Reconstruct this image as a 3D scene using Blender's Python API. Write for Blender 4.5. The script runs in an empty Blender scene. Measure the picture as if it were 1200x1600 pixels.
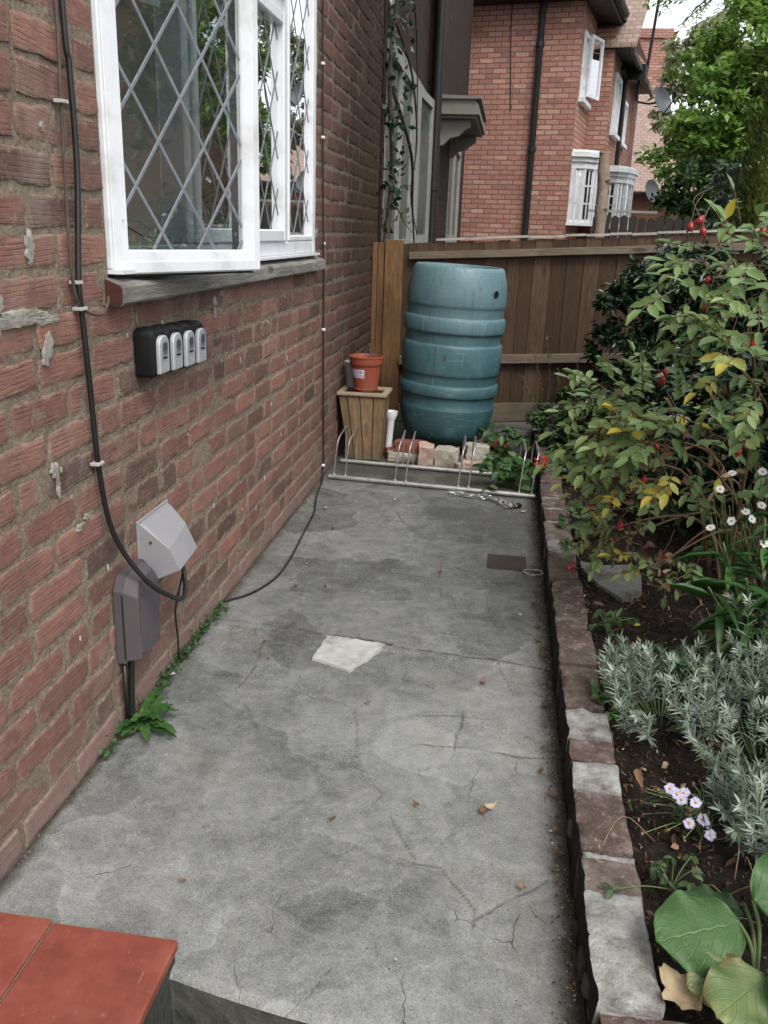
import bpy, math, random
import numpy as np
from mathutils import Vector, Matrix, Euler
R = math.radians
rng = random.Random(7)
nrs = np.random.RandomState(11)
scene = bpy.context.scene
COL = scene.collection

# ------------------------------------------------------------------ camera
CAM_F, CAM_PITCH, CAM_ROLL, CAM_YAW = 1350.0, R(18), R(2), -0.131
CAM_LOC = Vector((0.8845, 0.0, 1.22))
def camera():
    fw = Vector((math.sin(CAM_YAW)*math.cos(CAM_PITCH), math.cos(CAM_YAW)*math.cos(CAM_PITCH), -math.sin(CAM_PITCH)))
    r = Vector((math.cos(CAM_YAW), -math.sin(CAM_YAW), 0)); u = r.cross(fw)
    c, s = math.cos(CAM_ROLL), math.sin(CAM_ROLL)
    r2 = c*r + s*u; u2 = -s*r + c*u
    m = Matrix((r2, u2, -fw)).transposed().to_4x4(); m.translation = CAM_LOC
    cd = bpy.data.cameras.new('camera'); cam = bpy.data.objects.new('camera', cd); COL.objects.link(cam)
    cam.matrix_world = m
    cd.sensor_fit = 'VERTICAL'; cd.sensor_height = 32.0; cd.sensor_width = 24.0
    cd.lens = CAM_F/1600*32.0; cd.clip_start = 0.02; cd.clip_end = 600
    scene.camera = cam
camera()

# ------------------------------------------------------------------ world, sun, exposure
SUN_EL, SUN_AZ = R(52), R(150)      # azimuth measured clockwise from +y
world = bpy.data.worlds.new('World'); scene.world = world; world.use_nodes = True
wn = world.node_tree; wn.nodes.clear()
sky = wn.nodes.new('ShaderNodeTexSky'); sky.sky_type = 'NISHITA'; sky.sun_disc = False
sky.sun_elevation = SUN_EL; sky.sun_rotation = SUN_AZ; sky.dust_density = 4.0; sky.air_density = 1.0
hs = wn.nodes.new('ShaderNodeHueSaturation'); hs.inputs['Saturation'].default_value = 0.3
bgn = wn.nodes.new('ShaderNodeBackground'); bgn.inputs['Strength'].default_value = 0.12
ov = wn.nodes.new('ShaderNodeMix'); ov.data_type = 'RGBA'; ov.blend_type = 'ADD'; ov.inputs[0].default_value = 1.0; ov.inputs[7].default_value = (5.6, 6.0, 6.3, 1)   # thin even cloud over the clear sky
wo = wn.nodes.new('ShaderNodeOutputWorld')
wn.links.new(sky.outputs[0], hs.inputs['Color']); wn.links.new(hs.outputs[0], ov.inputs[6]); wn.links.new(ov.outputs[2], bgn.inputs['Color']); wn.links.new(bgn.outputs[0], wo.inputs['Surface'])
sd = bpy.data.lights.new('sun', 'SUN'); sd.energy = 1.5; sd.angle = R(22); sd.color = (1.0, .96, .9)
so = bpy.data.objects.new('sun', sd); COL.objects.link(so)
sv = Vector((math.sin(SUN_AZ)*math.cos(SUN_EL), math.cos(SUN_AZ)*math.cos(SUN_EL), math.sin(SUN_EL)))
so.rotation_euler = sv.to_track_quat('Z', 'Y').to_euler(); so.location = (3, -3, 9)
scene.view_settings.view_transform = 'Standard'; scene.view_settings.look = 'None'
scene.view_settings.exposure = 0.36; scene.view_settings.gamma = 1.0
try: scene.view_settings.use_curve_mapping = False
except Exception: pass

# ------------------------------------------------------------------ node helper
class NT:
    def __init__(s, name):
        s.m = bpy.data.materials.new(name); s.m.use_nodes = True; s.t = s.m.node_tree; s.t.nodes.clear()
        s.out = s.t.nodes.new('ShaderNodeOutputMaterial')
    def n(s, typ, ins=None, **props):
        nd = s.t.nodes.new('ShaderNode'+typ)
        for k, v in props.items(): setattr(nd, k, v)
        for k, v in (ins or {}).items():
            sock = nd.inputs[k]
            if hasattr(v, 'is_output') or isinstance(v, bpy.types.NodeSocket): s.t.links.new(v, sock)
            else: sock.default_value = v
        return nd
    def obj(s): return s.n('TexCoord').outputs['Object']
    def uv(s): return s.n('TexCoord').outputs['UV']
    def attr(s, a): return s.n('Attribute', attribute_name=a).outputs['Fac']
    def noise(s, vec, scale, detail=4, rough=.55, dist=0):
        return s.n('TexNoise', {'Vector': vec, 'Scale': scale, 'Detail': detail, 'Roughness': rough, 'Distortion': dist}).outputs['Fac']
    def ramp(s, fac, stops, interp='LINEAR'):
        nd = s.n('ValToRGB', {'Fac': fac}); cr = nd.color_ramp; cr.interpolation = interp
        while len(cr.elements) > 1: cr.elements.remove(cr.elements[-1])
        for i, (p, c) in enumerate(stops):
            e = cr.elements[0] if i == 0 else cr.elements.new(p)
            e.position = p
            if isinstance(c, (int, float)): c = (c, c, c)
            e.color = tuple(c) + (1,) if len(c) == 3 else c
        return nd.outputs['Color']
    def mr(s, v, a, b, c=0., d=1.):
        return s.n('MapRange', {'Value': v, 'From Min': a, 'From Max': b, 'To Min': c, 'To Max': d}).outputs['Result']
    def math(s, op, a, b=0.0):
        return s.n('Math', {0: a, 1: b}, operation=op).outputs[0]
    def mix(s, f, a, b, mode='MIX'):
        nd = s.n('Mix', data_type='RGBA', blend_type=mode)
        for i, v in ((0, f), (6, a), (7, b)):
            if isinstance(v, bpy.types.NodeSocket): s.t.links.new(v, nd.inputs[i])
            else:
                if i and len(v) == 3: v = tuple(v)+(1,)
                nd.inputs[i].default_value = v
        return nd.outputs[2]
    def scalev(s, vec, sc, rot=(0, 0, 0)):
        return s.n('Mapping', {'Vector': vec, 'Scale': sc, 'Rotation': rot}).outputs[0]
    def bump(s, h, strength=.5, dist=.005, normal=None):
        d = {'Height': h, 'Strength': strength, 'Distance': dist}
        if normal is not None: d['Normal'] = normal
        return s.n('Bump', d).outputs[0]
    def bsdf(s, color, rough=.8, normal=None, metal=0., spec=.35, trans=0.):
        d = {'Base Color': color if isinstance(color, bpy.types.NodeSocket) else tuple(color)+(1,), 'Roughness': rough, 'Metallic': metal, 'Specular IOR Level': spec}
        if normal is not None: d['Normal'] = normal
        b = s.n('BsdfPrincipled', d).outputs[0]
        if trans > 0:
            t = s.n('BsdfTranslucent', {'Color': d['Base Color']}).outputs[0]
            mx = s.n('MixShader', {0: trans}); s.t.links.new(b, mx.inputs[1]); s.t.links.new(t, mx.inputs[2]); b = mx.outputs[0]
        s.t.links.new(b, s.out.inputs['Surface']); return s.m

def simple(name, col, rough=.7, var=.25, nscale=30, bump=.2, bd=.002, metal=0., spec=.35, stops=None, dirt=None):
    m = NT(name); o = m.obj()
    n1 = m.noise(o, nscale, 5); n2 = m.noise(o, nscale*.13, 3)
    f = m.math('MULTIPLY', m.math('ADD', n1, n2), .5)
    lo = tuple(c*(1-var) for c in col); hi = tuple(min(1, c*(1+var)) for c in col)
    c = m.ramp(f, [(.34, lo), (.66, hi)])
    if dirt:
        c = m.mix(m.mr(m.noise(o, dirt[1], 6, .65), .52, .68), c, dirt[0])
    return m.bsdf(c, m.mr(n2, .3, .7, max(0, rough-.1), min(1, rough+.1)), m.bump(n1, bump, bd), metal, spec)

MAT = {}
def brick_near():
    m = NT('rustic brick'); o = m.obj(); t = m.attr('tint'); t2 = m.attr('tint2'); ed = m.attr('edge')
    base = m.ramp(t, [(0, (.075, .048, .040)), (.16, (.12, .07, .056)), (.36, (.195, .092, .074)), (.6, (.26, .12, .096)), (.8, (.3, .15, .12)), (.9, (.32, .15, .098)), (1, (.19, .118, .094))])
    sep = m.n('SeparateXYZ', {0: o})
    y, z = sep.outputs[1], sep.outputs[2]
    tilt = m.math('MULTIPLY', m.math('SUBTRACT', t2, .5), .16)
    zz = m.math('ADD', z, m.math('MULTIPLY', y, tilt))
    nz = m.noise(m.scalev(o, (1, 5, 22)), 1.6, 5, .65)
    zz = m.math('ADD', zz, m.math('MULTIPLY', nz, .009))
    v = m.n('CombineXYZ', {0: 0., 1: m.math('MULTIPLY', y, .03), 2: zz}).outputs[0]
    w = m.n('TexWave', {'Vector': v, 'Scale': 34., 'Distortion': 1.3, 'Detail': 4., 'Detail Scale': 4.}, wave_type='BANDS', bands_direction='Z').outputs['Fac']
    brk = m.noise(m.scalev(o, (8, 8, 30)), 1.8, 4, .6)      # the drag marks come and go
    w = m.math('MULTIPLY', m.mr(w, .0, .38, 1., 0.), m.mr(brk, .42, .68, .0, 1.))
    streak = m.noise(m.scalev(o, (20, 12, 230)), 1., 5, .62)
    fine = m.noise(o, 460, 4, .7)
    mott = m.noise(o, 38, 6, .66)
    c = m.mix(m.math('MULTIPLY', w, .45), base, (.1, .055, .046))
    c = m.mix(m.mr(streak, .40, .58, .4, 0.), c, (.13, .075, .065))
    c = m.mix(m.mr(streak, .54, .72, 0., .35), c, (.4, .25, .22))
    c = m.mix(m.mr(mott, .30, .46, .45, 0.), c, (.12, .068, .058))
    c = m.mix(m.mr(mott, .53, .70, 0., .45), c, (.27, .19, .155))
    c = m.mix(m.mr(fine, .58, .72, 0., .5), c, (.42, .32, .28))
    c = m.mix(m.mr(fine, .3, .42, .5, 0.), c, (.07, .04, .034))
    chip = m.mr(m.noise(o, 28, 5, .8), .64, .68, 0, 1.); c = m.mix(m.math('MULTIPLY', chip, .5), c, (.12, .06, .045))
    # mortar dragged over the arrises and smeared here and there
    sm = m.math('ADD', m.math('MULTIPLY', ed, .13), m.noise(o, 48, 8, .78))
    c = m.mix(m.mr(m.noise(m.scalev(o, (1, 1, 1.6)), 13, 5, .7), .47, .66, 0, .55), c, (.135, .088, .07))
    c = m.mix(m.mr(m.noise(m.scalev(o, (1, 1, 1.5)), 9, 4, .7), .56, .68, 0, .45), c, (.3, .165, .11))
    c = m.mix(m.mr(sm, .58, .72, 0, .78), c, (.27, .22, .165))
    c = m.mix(m.mr(m.noise(o, 2.6, 6, .7), .54, .70, 0, .5), c, (.3, .235, .2))
    c = m.mix(m.mr(m.noise(m.scalev(o, (1, 1, 1.3)), 5, 6, .7), .56, .70, 0, .55), c, (.1, .07, .06))
    c = m.mix(m.mr(m.math('ADD', z, m.math('MULTIPLY', mott, .2)), .25, .42, .6, 0.), c, (.28, .22, .2))
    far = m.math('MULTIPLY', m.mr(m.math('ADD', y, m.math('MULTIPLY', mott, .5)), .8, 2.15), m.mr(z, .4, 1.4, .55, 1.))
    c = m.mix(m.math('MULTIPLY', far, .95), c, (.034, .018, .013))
    h = m.math('ADD', m.math('MULTIPLY', m.math('SUBTRACT', 1., w), .5), m.math('MULTIPLY', m.math('ADD', streak, fine), .35))
    h = m.math('SUBTRACT', m.math('ADD', h, m.math('MULTIPLY', mott, 1.0)), m.math('MULTIPLY', chip, .5))
    return m.bsdf(c, .95, m.bump(h, .75, .003), spec=.15)
def mortar():
    m = NT('sandy mortar'); o = m.obj()
    n1 = m.noise(o, 90, 6, .7); n2 = m.noise(o, 4, 4); n3 = m.noise(o, 420, 2)
    c = m.ramp(n1, [(.3, (.13, .1, .072)), (.48, (.24, .19, .142)), (.66, (.34, .285, .22))])
    c = m.mix(m.mr(n2, .45, .7, 0, .6), c, (.17, .135, .10))
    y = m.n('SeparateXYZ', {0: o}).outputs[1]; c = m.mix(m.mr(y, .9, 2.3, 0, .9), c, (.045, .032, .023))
    h = m.math('ADD', n1, m.math('MULTIPLY', n3, .4))
    return m.bsdf(c, .97, m.bump(h, 1., .008), spec=.15)
def brick_far(name, cols, mort, bw=.225, bh=.075, ms=.01, stain=(.1, .07, .06), stainf=.4, bleach=.35):
    m = NT(name); u = m.uv()
    wob = m.n('VectorMath', {0: u, 1: m.n('VectorMath', {0: m.n('TexNoise', {'Vector': u, 'Scale': 6.}).outputs['Color'], 1: (.006, .006, .0)}, operation='MULTIPLY').outputs[0]}, operation='ADD').outputs[0]
    b = m.n('TexBrick', {'Vector': wob, 'Color1': (0, 0, 0, 1), 'Color2': (1, 1, 1, 1), 'Mortar': (.5, .5, .5, 1), 'Scale': 1., 'Mortar Size': ms, 'Mortar Smooth': .35, 'Bias': 0., 'Brick Width': bw, 'Row Height': bh})
    c = m.ramp(b.outputs['Color'], [(i/(len(cols)-1), c) for i, c in enumerate(cols)])
    n1 = m.noise(u, 26, 5, .65); n2 = m.noise(u, 1.1, 5, .6)
    c = m.mix(m.mr(n1, .35, .65, .35, 0), c, tuple(x*.5 for x in cols[0]))
    c = m.mix(m.mr(n2, .52, .7, 0, stainf), c, stain)
    c = m.mix(m.mr(m.noise(m.scalev(u, (3, 9, 1)), 1.7, 6, .72), .6, .68, 0, bleach), c, (.55, .42, .35))
    c = m.mix(b.outputs['Fac'], c, mort)
    h = m.math('SUBTRACT', m.math('MULTIPLY', n1, .4), b.outputs['Fac'])
    return m.bsdf(c, .9, m.bump(h, .7, .008), spec=.2)
def concrete():
    m = NT('worn concrete'); o = m.obj()
    sh = m.attr('shade'); cr = m.attr('crack'); dr = m.attr('dirt')
    n0 = m.noise(o, 1.7, 5, .55, .6); n1 = m.noise(o, 6.5, 7, .68, .8); n2 = m.noise(o, 26, 7, .72); n3 = m.noise(o, 300, 3, .7); n4 = m.noise(o, 90, 6, .75)
    # flat stones showing through a worn skim: soft patches with their own tone
    wob = m.n('VectorMath', {0: o, 1: m.n('VectorMath', {0: m.n('TexNoise', {'Vector': o, 'Scale': 7., 'Detail': 4.}).outputs['Color'], 1: (.16, .16, 0)}, operation='MULTIPLY').outputs[0]}, operation='ADD').outputs[0]
    ve = m.n('TexVoronoi', {'Vector': wob, 'Scale': 3.1}, feature='DISTANCE_TO_EDGE', voronoi_dimensions='2D').outputs['Distance']
    vc = m.n('SeparateXYZ', {0: m.n('TexVoronoi', {'Vector': wob, 'Scale': 3.1}, voronoi_dimensions='2D').outputs['Color']}).outputs[0]
    vis = m.mr(m.noise(o, 2.3, 3), .40, .62, .1, 1.)
    f = m.math('ADD', m.math('MULTIPLY', n0, .34), m.math('MULTIPLY', n1, .42))
    f = m.math('ADD', f, m.math('MULTIPLY', n2, .36))
    f = m.math('ADD', f, m.math('MULTIPLY', sh, .095))
    f = m.math('ADD', f, m.math('MULTIPLY', m.math('MULTIPLY', m.math('SUBTRACT', vc, .55), vis), .25))
    f = m.math('ADD', f, m.math('MULTIPLY', m.mr(ve, .0, .04, .05, 0), vis))
    c = m.ramp(f, [(.36, (.062, .063, .06)), (.49, (.125, .127, .121)), (.6, (.195, .198, .189)), (.73, (.275, .278, .266)), (.92, (.4, .402, .386))])
    c = m.mix(m.mr(n3, .36, .47, .55, 0), c, (.055, .055, .052))
    c = m.mix(m.mr(n3, .59, .68, 0, .5), c, (.46, .455, .43))
    c = m.mix(m.mr(n4, .57, .70, 0, .5), c, (.38, .38, .36))
    c = m.mix(m.mr(n4, .28, .43, .55, 0), c, (.06, .06, .057))
    pits = m.n('TexVoronoi', {'Vector': o, 'Scale': 150.}).outputs['Distance']
    pz = m.mr(m.math('SUBTRACT', m.noise(o, 4, 5), m.math('MULTIPLY', sh, .3)), .54, .64)
    pm = m.math('MULTIPLY', m.mr(pits, .16, .30, 1., 0.), pz)
    c = m.mix(m.math('MULTIPLY', pm, .85), c, (.028, .028, .026))
    # odd bigger holes and rusty or earthy marks
    ph = m.n('TexVoronoi', {'Vector': o, 'Scale': 34.}).outputs['Distance']
    hole = m.mr(m.math('ADD', ph, m.math('MULTIPLY', m.noise(o, 9, 3), .25)), .13, .17, 1., 0.)
    c = m.mix(m.math('MULTIPLY', hole, .8), c, (.035, .034, .03))
    c = m.mix(m.mr(m.noise(o, 3.3, 6, .65), .56, .70, 0, .3), c, (.19, .165, .13))
    gr = m.mr(m.noise(o, 420, 2, .9), .62, .66, 0, .8); c = m.mix(m.math('MULTIPLY', gr, .6), c, (.45, .43, .39)); c = m.mix(m.mr(m.noise(o, 12, 6, .7), .6, .68, 0, .3), c, (.13, .13, .1))
    fcr = m.n('TexVoronoi', {'Vector': wob, 'Scale': 6.5}, feature='DISTANCE_TO_EDGE', voronoi_dimensions='2D').outputs['Distance']
    fine = m.math('MULTIPLY', m.mr(fcr, .0, .008, 1., 0.), m.mr(m.noise(o, 4.2, 4), .54, .62))
    c = m.mix(m.math('MULTIPLY', fine, .7), c, (.04, .04, .037))
    c = m.mix(m.mr(dr, 0, 1, 0, .94), c, m.ramp(n4, [(.35, (.016, .015, .012)), (.65, (.07, .06, .045))]))
    c = m.mix(cr, c, (.024, .023, .02))
    h = m.math('ADD', m.math('MULTIPLY', n3, .35), m.math('MULTIPLY', n4, .8))
    h = m.math('SUBTRACT', h, m.math('MULTIPLY', m.math('MAXIMUM', pm, m.math('MAXIMUM', hole, fine)), 1.))
    return m.bsdf(c, .88, m.bump(h, .8, .0035), spec=.25)
def soil():
    m = NT('dark soil'); o = m.obj()
    n1 = m.noise(o, 30, 7, .7); n2 = m.noise(o, 200, 4, .7)
    c = m.ramp(n1, [(.3, (.012, .010, .008)), (.55, (.04, .031, .024)), (.72, (.085, .066, .05))])
    return m.bsdf(c, .95, m.bump(m.math('ADD', n1, n2), 1, .02), spec=.2)
def wood(name, c0, c1, axis='Z', rough=.85, tintamt=.6, green=0):
    m = NT(name); o = m.obj(); t = m.attr('tint')
    sc = {'Z': (22, 22, 1.2), 'Y': (22, 1.2, 22), 'X': (1.2, 22, 22)}[axis]
    off = m.n('VectorMath', {0: o, 1: m.n('CombineXYZ', {0: m.math('MULTIPLY', t, 7), 1: m.math('MULTIPLY', t, 13), 2: m.math('MULTIPLY', t, 29)}).outputs[0]}, operation='ADD').outputs[0]
    g = m.noise(m.scalev(off, sc), 3.4, 6, .62, 1.6); g2 = m.noise(m.scalev(off, tuple(x*5 for x in sc)), 3, 3)
    c = m.ramp(g, [(.3, c0), (.5, tuple((a+b)/2 for a, b in zip(c0, c1))), (.68, c1)])
    c = m.mix(m.mr(t, 0, 1, tintamt, 0), c, tuple(x*.45 for x in c0))
    c = m.mix(m.mr(g2, .35, .5, .4, 0), c, tuple(x*.5 for x in c0))
    kn = m.n('TexVoronoi', {'Vector': m.scalev(off, tuple(5 if x > 5 else 1.6 for x in sc)), 'Scale': 1.1}).outputs['Distance']
    c = m.mix(m.mr(kn, .05, .1, .75, 0), c, (.04, .025, .015))
    st = m.noise(off, 3, 5, .6)
    c = m.mix(m.mr(st, .5, .7, 0, .5), c, tuple(x*.6 for x in c0))
    if green: c = m.mix(m.mr(m.noise(o, 6, 4), .45, .62, 0, green), c, (.13, .14, .06))
    return m.bsdf(c, rough, m.bump(m.math('ADD', g, g2), .6, .004), spec=.25)
def leafmat(name, stops, rough=.5, trans=.25, spec=.4, var=.35):
    m = NT(name); o = m.obj(); t = m.attr('tint')
    c = m.ramp(t, stops)
    n = m.noise(o, 55, 3)
    c = m.mix(m.mr(n, .35, .65, 0, var), c, tuple(x*.45 for x in stops[len(stops)//2][1]))
    return m.bsdf(c, rough, m.bump(n, .25, .003), spec=spec, trans=trans)
def glass():
    m = NT('window glass')
    fr = m.n('Fresnel', {'IOR': 1.6}).outputs[0]
    f = m.math('MINIMUM', m.math('ADD', m.math('MULTIPLY', fr, 2.1), .24), 1.)
    nn = m.bump(m.noise(m.obj(), 3.5, 1), .04, .01)
    a = m.n('BsdfTransparent', {'Color': (.78, .86, .84, 1)}).outputs[0]
    g = m.n('BsdfGlossy', {'Color': (1, 1, 1, 1), 'Roughness': .01, 'Normal': nn}).outputs[0]
    mx = m.n('MixShader', {0: f}); m.t.links.new(a, mx.inputs[1]); m.t.links.new(g, mx.inputs[2])
    m.t.links.new(mx.outputs[0], m.out.inputs['Surface']); return m.m
def paintedrefl():
    m = NT('grey green painted reflection'); o = m.obj(); n = m.noise(o, 3, 5)  # dark grey-green colour stands in for tree reflections and the dim room
    return m.bsdf(m.ramp(n, [(.35, (.02, .026, .022)), (.65, (.06, .075, .06))]), m.mr(n, .3, .7, .16, .4), spec=.35)
def barrel_mat():
    m = NT('teal barrel plastic'); o = m.obj()
    sep = m.n('SeparateXYZ', {0: o}); z = sep.outputs[2]
    n1 = m.noise(o, 5, 5, .6); n2 = m.noise(m.scalev(o, (9, 9, 1.4)), 5, 5, .7); n3 = m.noise(m.scalev(o, (6, 6, 50)), 2, 4, .6)
    c = m.ramp(m.math('ADD', m.math('MULTIPLY', n1, .5), m.mr(z, 0, 1, .0, .6)), [(.2, (.022, .063, .07)), (.5, (.046, .108, .124)), (.85, (.115, .19, .212))])  # skylight at the top and shade lower down painted into the teal
    c = m.mix(m.mr(n2, .55, .72, 0, .42), c, (.025, .06, .07))
    c = m.mix(m.mr(n3, .56, .72, 0, .3), c, (.22, .34, .38))
    c = m.mix(m.mr(m.noise(m.scalev(o, (30, 30, 7)), 3, 5, .75), .64, .72, 0, .6), c, (.03, .045, .05))
    lines = m.n('TexNoise', {'Vector': m.scalev(o, (40, 40, 3), (0, .3, 0)), 'Scale': 1.6, 'Detail': 5.}).outputs['Fac']
    c = m.mix(m.mr(lines, .66, .7, 0, .4), c, (.22, .31, .33))
    runs = m.noise(m.scalev(o, (26, 26, 1.1)), 2.2, 6, .7); c = m.mix(m.mr(runs, .54, .68, 0, .35), c, (.016, .03, .03))
    sc = m.noise(m.scalev(o, (5, 60, 60), (.4, .3, .9)), 2, 4, .7); c = m.mix(m.mr(sc, .68, .72, 0, .6), c, (.012, .02, .022))
    c = m.mix(m.mr(m.noise(o, 11, 6, .7), .56, .68, 0, .35), c, (.12, .19, .2))
    return m.bsdf(c, m.mr(n2, .3, .7, .38, .62), m.bump(n2, .12, .003), spec=.45)
def kerbbrick():
    m = NT('old engineering brick'); o = m.obj(); t = m.attr('tint')
    n1 = m.noise(o, 18, 6, .68); n2 = m.noise(o, 150, 4, .7); n3 = m.noise(o, 5, 4)
    c = m.ramp(t, [(0, (.05, .038, .034)), (.4, (.092, .064, .055)), (.7, (.118, .078, .066)), (1, (.15, .12, .105))])
    c = m.mix(m.mr(n1, .36, .54, .7, 0), c, (.045, .034, .029))
    c = m.mix(m.mr(n1, .52, .66, 0, .65), c, (.23, .195, .175))
    c = m.mix(m.mr(m.noise(o, 55, 6, .75), .56, .66, 0, .6), c, (.34, .31, .28))
    c = m.mix(m.mr(n2, .6, .7, 0, .45), c, (.32, .27, .24))
    c = m.mix(m.mr(n3, .5, .66, 0, .4), c, (.09, .085, .06))
    # the face towards the path is damp and dirty with splashed soil
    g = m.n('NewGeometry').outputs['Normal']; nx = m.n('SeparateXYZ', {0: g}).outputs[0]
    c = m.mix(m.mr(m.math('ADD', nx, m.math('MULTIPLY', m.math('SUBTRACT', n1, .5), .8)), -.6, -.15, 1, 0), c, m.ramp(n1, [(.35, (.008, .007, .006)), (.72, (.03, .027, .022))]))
    return m.bsdf(c, .92, m.bump(m.math('ADD', n1, m.math('MULTIPLY', n2, .5)), .9, .006), spec=.2)
def build_materials():
    M = MAT
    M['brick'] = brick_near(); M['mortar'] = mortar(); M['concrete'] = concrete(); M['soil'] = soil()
    M['kerb'] = kerbbrick(); M['glass'] = glass(); M['barrel'] = barrel_mat()
    M['redbrick'] = brick_far('red facing brick', [(.27, .14, .115), (.43, .205, .155), (.37, .17, .13), (.46, .235, .18), (.4, .21, .17), (.54, .33, .24)], (.17, .105, .085), stain=(.24, .15, .125), stainf=.35, bleach=.5)
    M['redbrick_dull'] = brick_far('dull red brick', [(.13, .055, .04), (.2, .08, .06), (.17, .07, .05), (.23, .1, .075)], (.13, .09, .07), bleach=.1)
    M['darkbrick'] = brick_far('blackish brown brick', [(.02, .013, .011), (.042, .023, .018), (.03, .018, .015), (.055, .029, .023)], (.03, .023, .019), bleach=.05, stain=(.02, .016, .014), stainf=.7)  # near-black browns over the whole wall, patchily darker
    M['rooftile'] = brick_far('clay roof tile', [(.26, .185, .155), (.36, .265, .225), (.31, .22, .185), (.4, .3, .255)], (.22, .155, .13), bw=.17, bh=.10, ms=.014, stain=(.2, .17, .13), stainf=.5, bleach=.2)
    M['white'] = simple('white upvc', (.69, .7, .73), .32, .03, 20, .05, .001, spec=.5, dirt=((.5, .5, .48), 4))
    M['offwhite'] = simple('grey white paint', (.23, .23, .22), .6, .12, 12, .1, dirt=((.32, .31, .28), 5))
    M['canopy'] = simple('weathered painted timber', (.17, .158, .132), .7, .1, 12, .1, dirt=((.15, .14, .115), 5))
    M['lead'] = simple('lead strip', (.17, .18, .2), .6, .2, 60, .1, metal=.1)
    M['silltimber'] = wood('weathered grey sill', (.13, .12, .105), (.3, .285, .26), 'Y', tintamt=0)
    M['sillred'] = simple('old red paint', (.065, .02, .016), .7, .3, 40)
    M['room'] = simple('plaster', (.62, .6, .55), .9, .08, 3)
    M['fence'] = wood('fence board', (.058, .034, .021), (.135, .085, .054), 'Z', tintamt=.8)
    M['fencerail'] = wood('fence rail', (.1, .078, .055), (.2, .16, .12), 'X')
    M['orangewood'] = wood('treated timber post', (.11, .058, .026), (.23, .13, .062), 'Z', tintamt=.25)
    M['planterwood'] = wood('planter timber', (.15, .09, .048), (.32, .215, .125), 'Z', tintamt=.5, green=.3)
    M['planterrim'] = wood('planter rim timber', (.24, .19, .13), (.42, .35, .25), 'X', tintamt=.2)
    M['skylittop'] = simple('pale skylit board top', (.36, .34, .3), .85, .25, 14, .3, .002, dirt=((.2, .18, .15), 6))
    M['darkfence'] = simple('dark stained fence', (.03, .025, .022), .8, .4, 20)
    M['bark'] = simple('pale bark', (.23, .18, .14), .9, .45, 14, .8, .02)
    M['barkdark'] = simple('dark bark', (.05, .04, .032), .9, .4, 14, .8, .02)
    M['twig'] = simple('brown twig', (.12, .075, .045), .8, .3, 40)
    M['greenstem'] = simple('green stem', (.11, .15, .06), .7, .3, 40)
    M['black'] = simple('black cable', (.012, .012, .012), .42, .2, 60, .05, spec=.5)
    M['brownwire'] = simple('brown lead covered wire', (.075, .055, .045), .5, .3, 50)
    M['clip'] = simple('pale cable clip', (.42, .41, .38), .5, .15, 60)
    M['keyblack'] = simple('black rubber cover', (.007, .007, .008), .6, .2, 80, .1, spec=.2)
    M['keysilver'] = simple('silver grey plastic', (.5, .51, .53), .35, .06, 40, .05, metal=.35)
    M['cowl'] = simple('grey plastic cowl', (.25, .24, .255), .55, .1, 16, .1, dirt=((.25, .235, .24), 9))
    M['meter'] = simple('purple grey box', (.078, .066, .073), .65, .12, 14, .1, dirt=((.08, .072, .07), 8))
    M['galv'] = simple('galvanised steel', (.4, .4, .39), .45, .18, 50, .1, metal=.75, dirt=((.3, .28, .25), 20))
    M['terracotta'] = simple('terracotta plastic', (.27, .065, .036), .5, .15, 12, .1, dirt=((.2, .075, .05), 7))
    M['greypot'] = simple('grey tub plastic', (.3, .31, .3), .6, .2, 20)
    M['dialgrey'] = simple('dial grey', (.26, .27, .32), .35, .1, 50)
    M['labelp'] = simple('purple label', (.5, .42, .62), .5, .15, 50)
    M['labelw'] = simple('white label', (.7, .7, .72), .5, .05, 50)
    M['labelk'] = simple('printed ink', (.06, .06, .08), .5, .05, 50)
    M['blueprint'] = simple('blue print', (.06, .13, .35), .5, .1, 50)
    M['tile'] = NT_tile()
    M['tilegrout'] = simple('old grout', (.2, .15, .12), .95, .3, 60, .6)
    M['step'] = simple('dark mossy render', (.05, .05, .042), .95, .55, 26, 1.0, .012, dirt=((.016, .016, .013), 9))
    M['stonepale'] = simple('pale broken block', (.34, .32, .26), .95, .3, 26, .8, .008, dirt=((.17, .17, .12), 9))
    M['stonepink'] = simple('pinkish broken brick', (.38, .27, .22), .95, .25, 26, .8, .008, dirt=((.2, .17, .13), 9))
    M['stonered'] = simple('broken red brick', (.2, .065, .045), .95, .3, 26, .8, .008)
    M['cement'] = simple('pale cement', (.42, .42, .395), .95, .2, 26, .8, .006, dirt=((.22, .21, .19), 11))
    M['kerbcement'] = kerbcement(); M['paintedrefl'] = paintedrefl()
    M['wallcement'] = simple('cement smear', (.27, .255, .225), .95, .22, 40, .8, .004, dirt=((.17, .15, .12), 14))
    M['slab'] = simple('grey slab', (.2, .2, .19), .9, .25, 30, .5, .004, dirt=((.09, .08, .065), 9))
    M['iron'] = simple('rusty iron', (.05, .038, .033), .8, .3, 60, .5)
    M['ground'] = simple('far ground', (.1, .095, .085), .95, .3, 1.5)
    M['gutter'] = simple('black gutter paint', (.012, .012, .012), .5, .3, 20)
    M['dish'] = simple('grey dish paint', (.09, .097, .108), .5, .15, 10)
    # foliage
    M['rose'] = leafmat('rose leaf', [(0, (.03, .07, .02)), (.35, (.1, .18, .055)), (.65, (.2, .3, .11)), (.86, (.33, .4, .14)), (.93, (.38, .32, .05)), (1, (.5, .38, .05))])
    M['yellow'] = leafmat('yellow leaf', [(0, (.42, .36, .05)), (1, (.62, .5, .07))])
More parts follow.
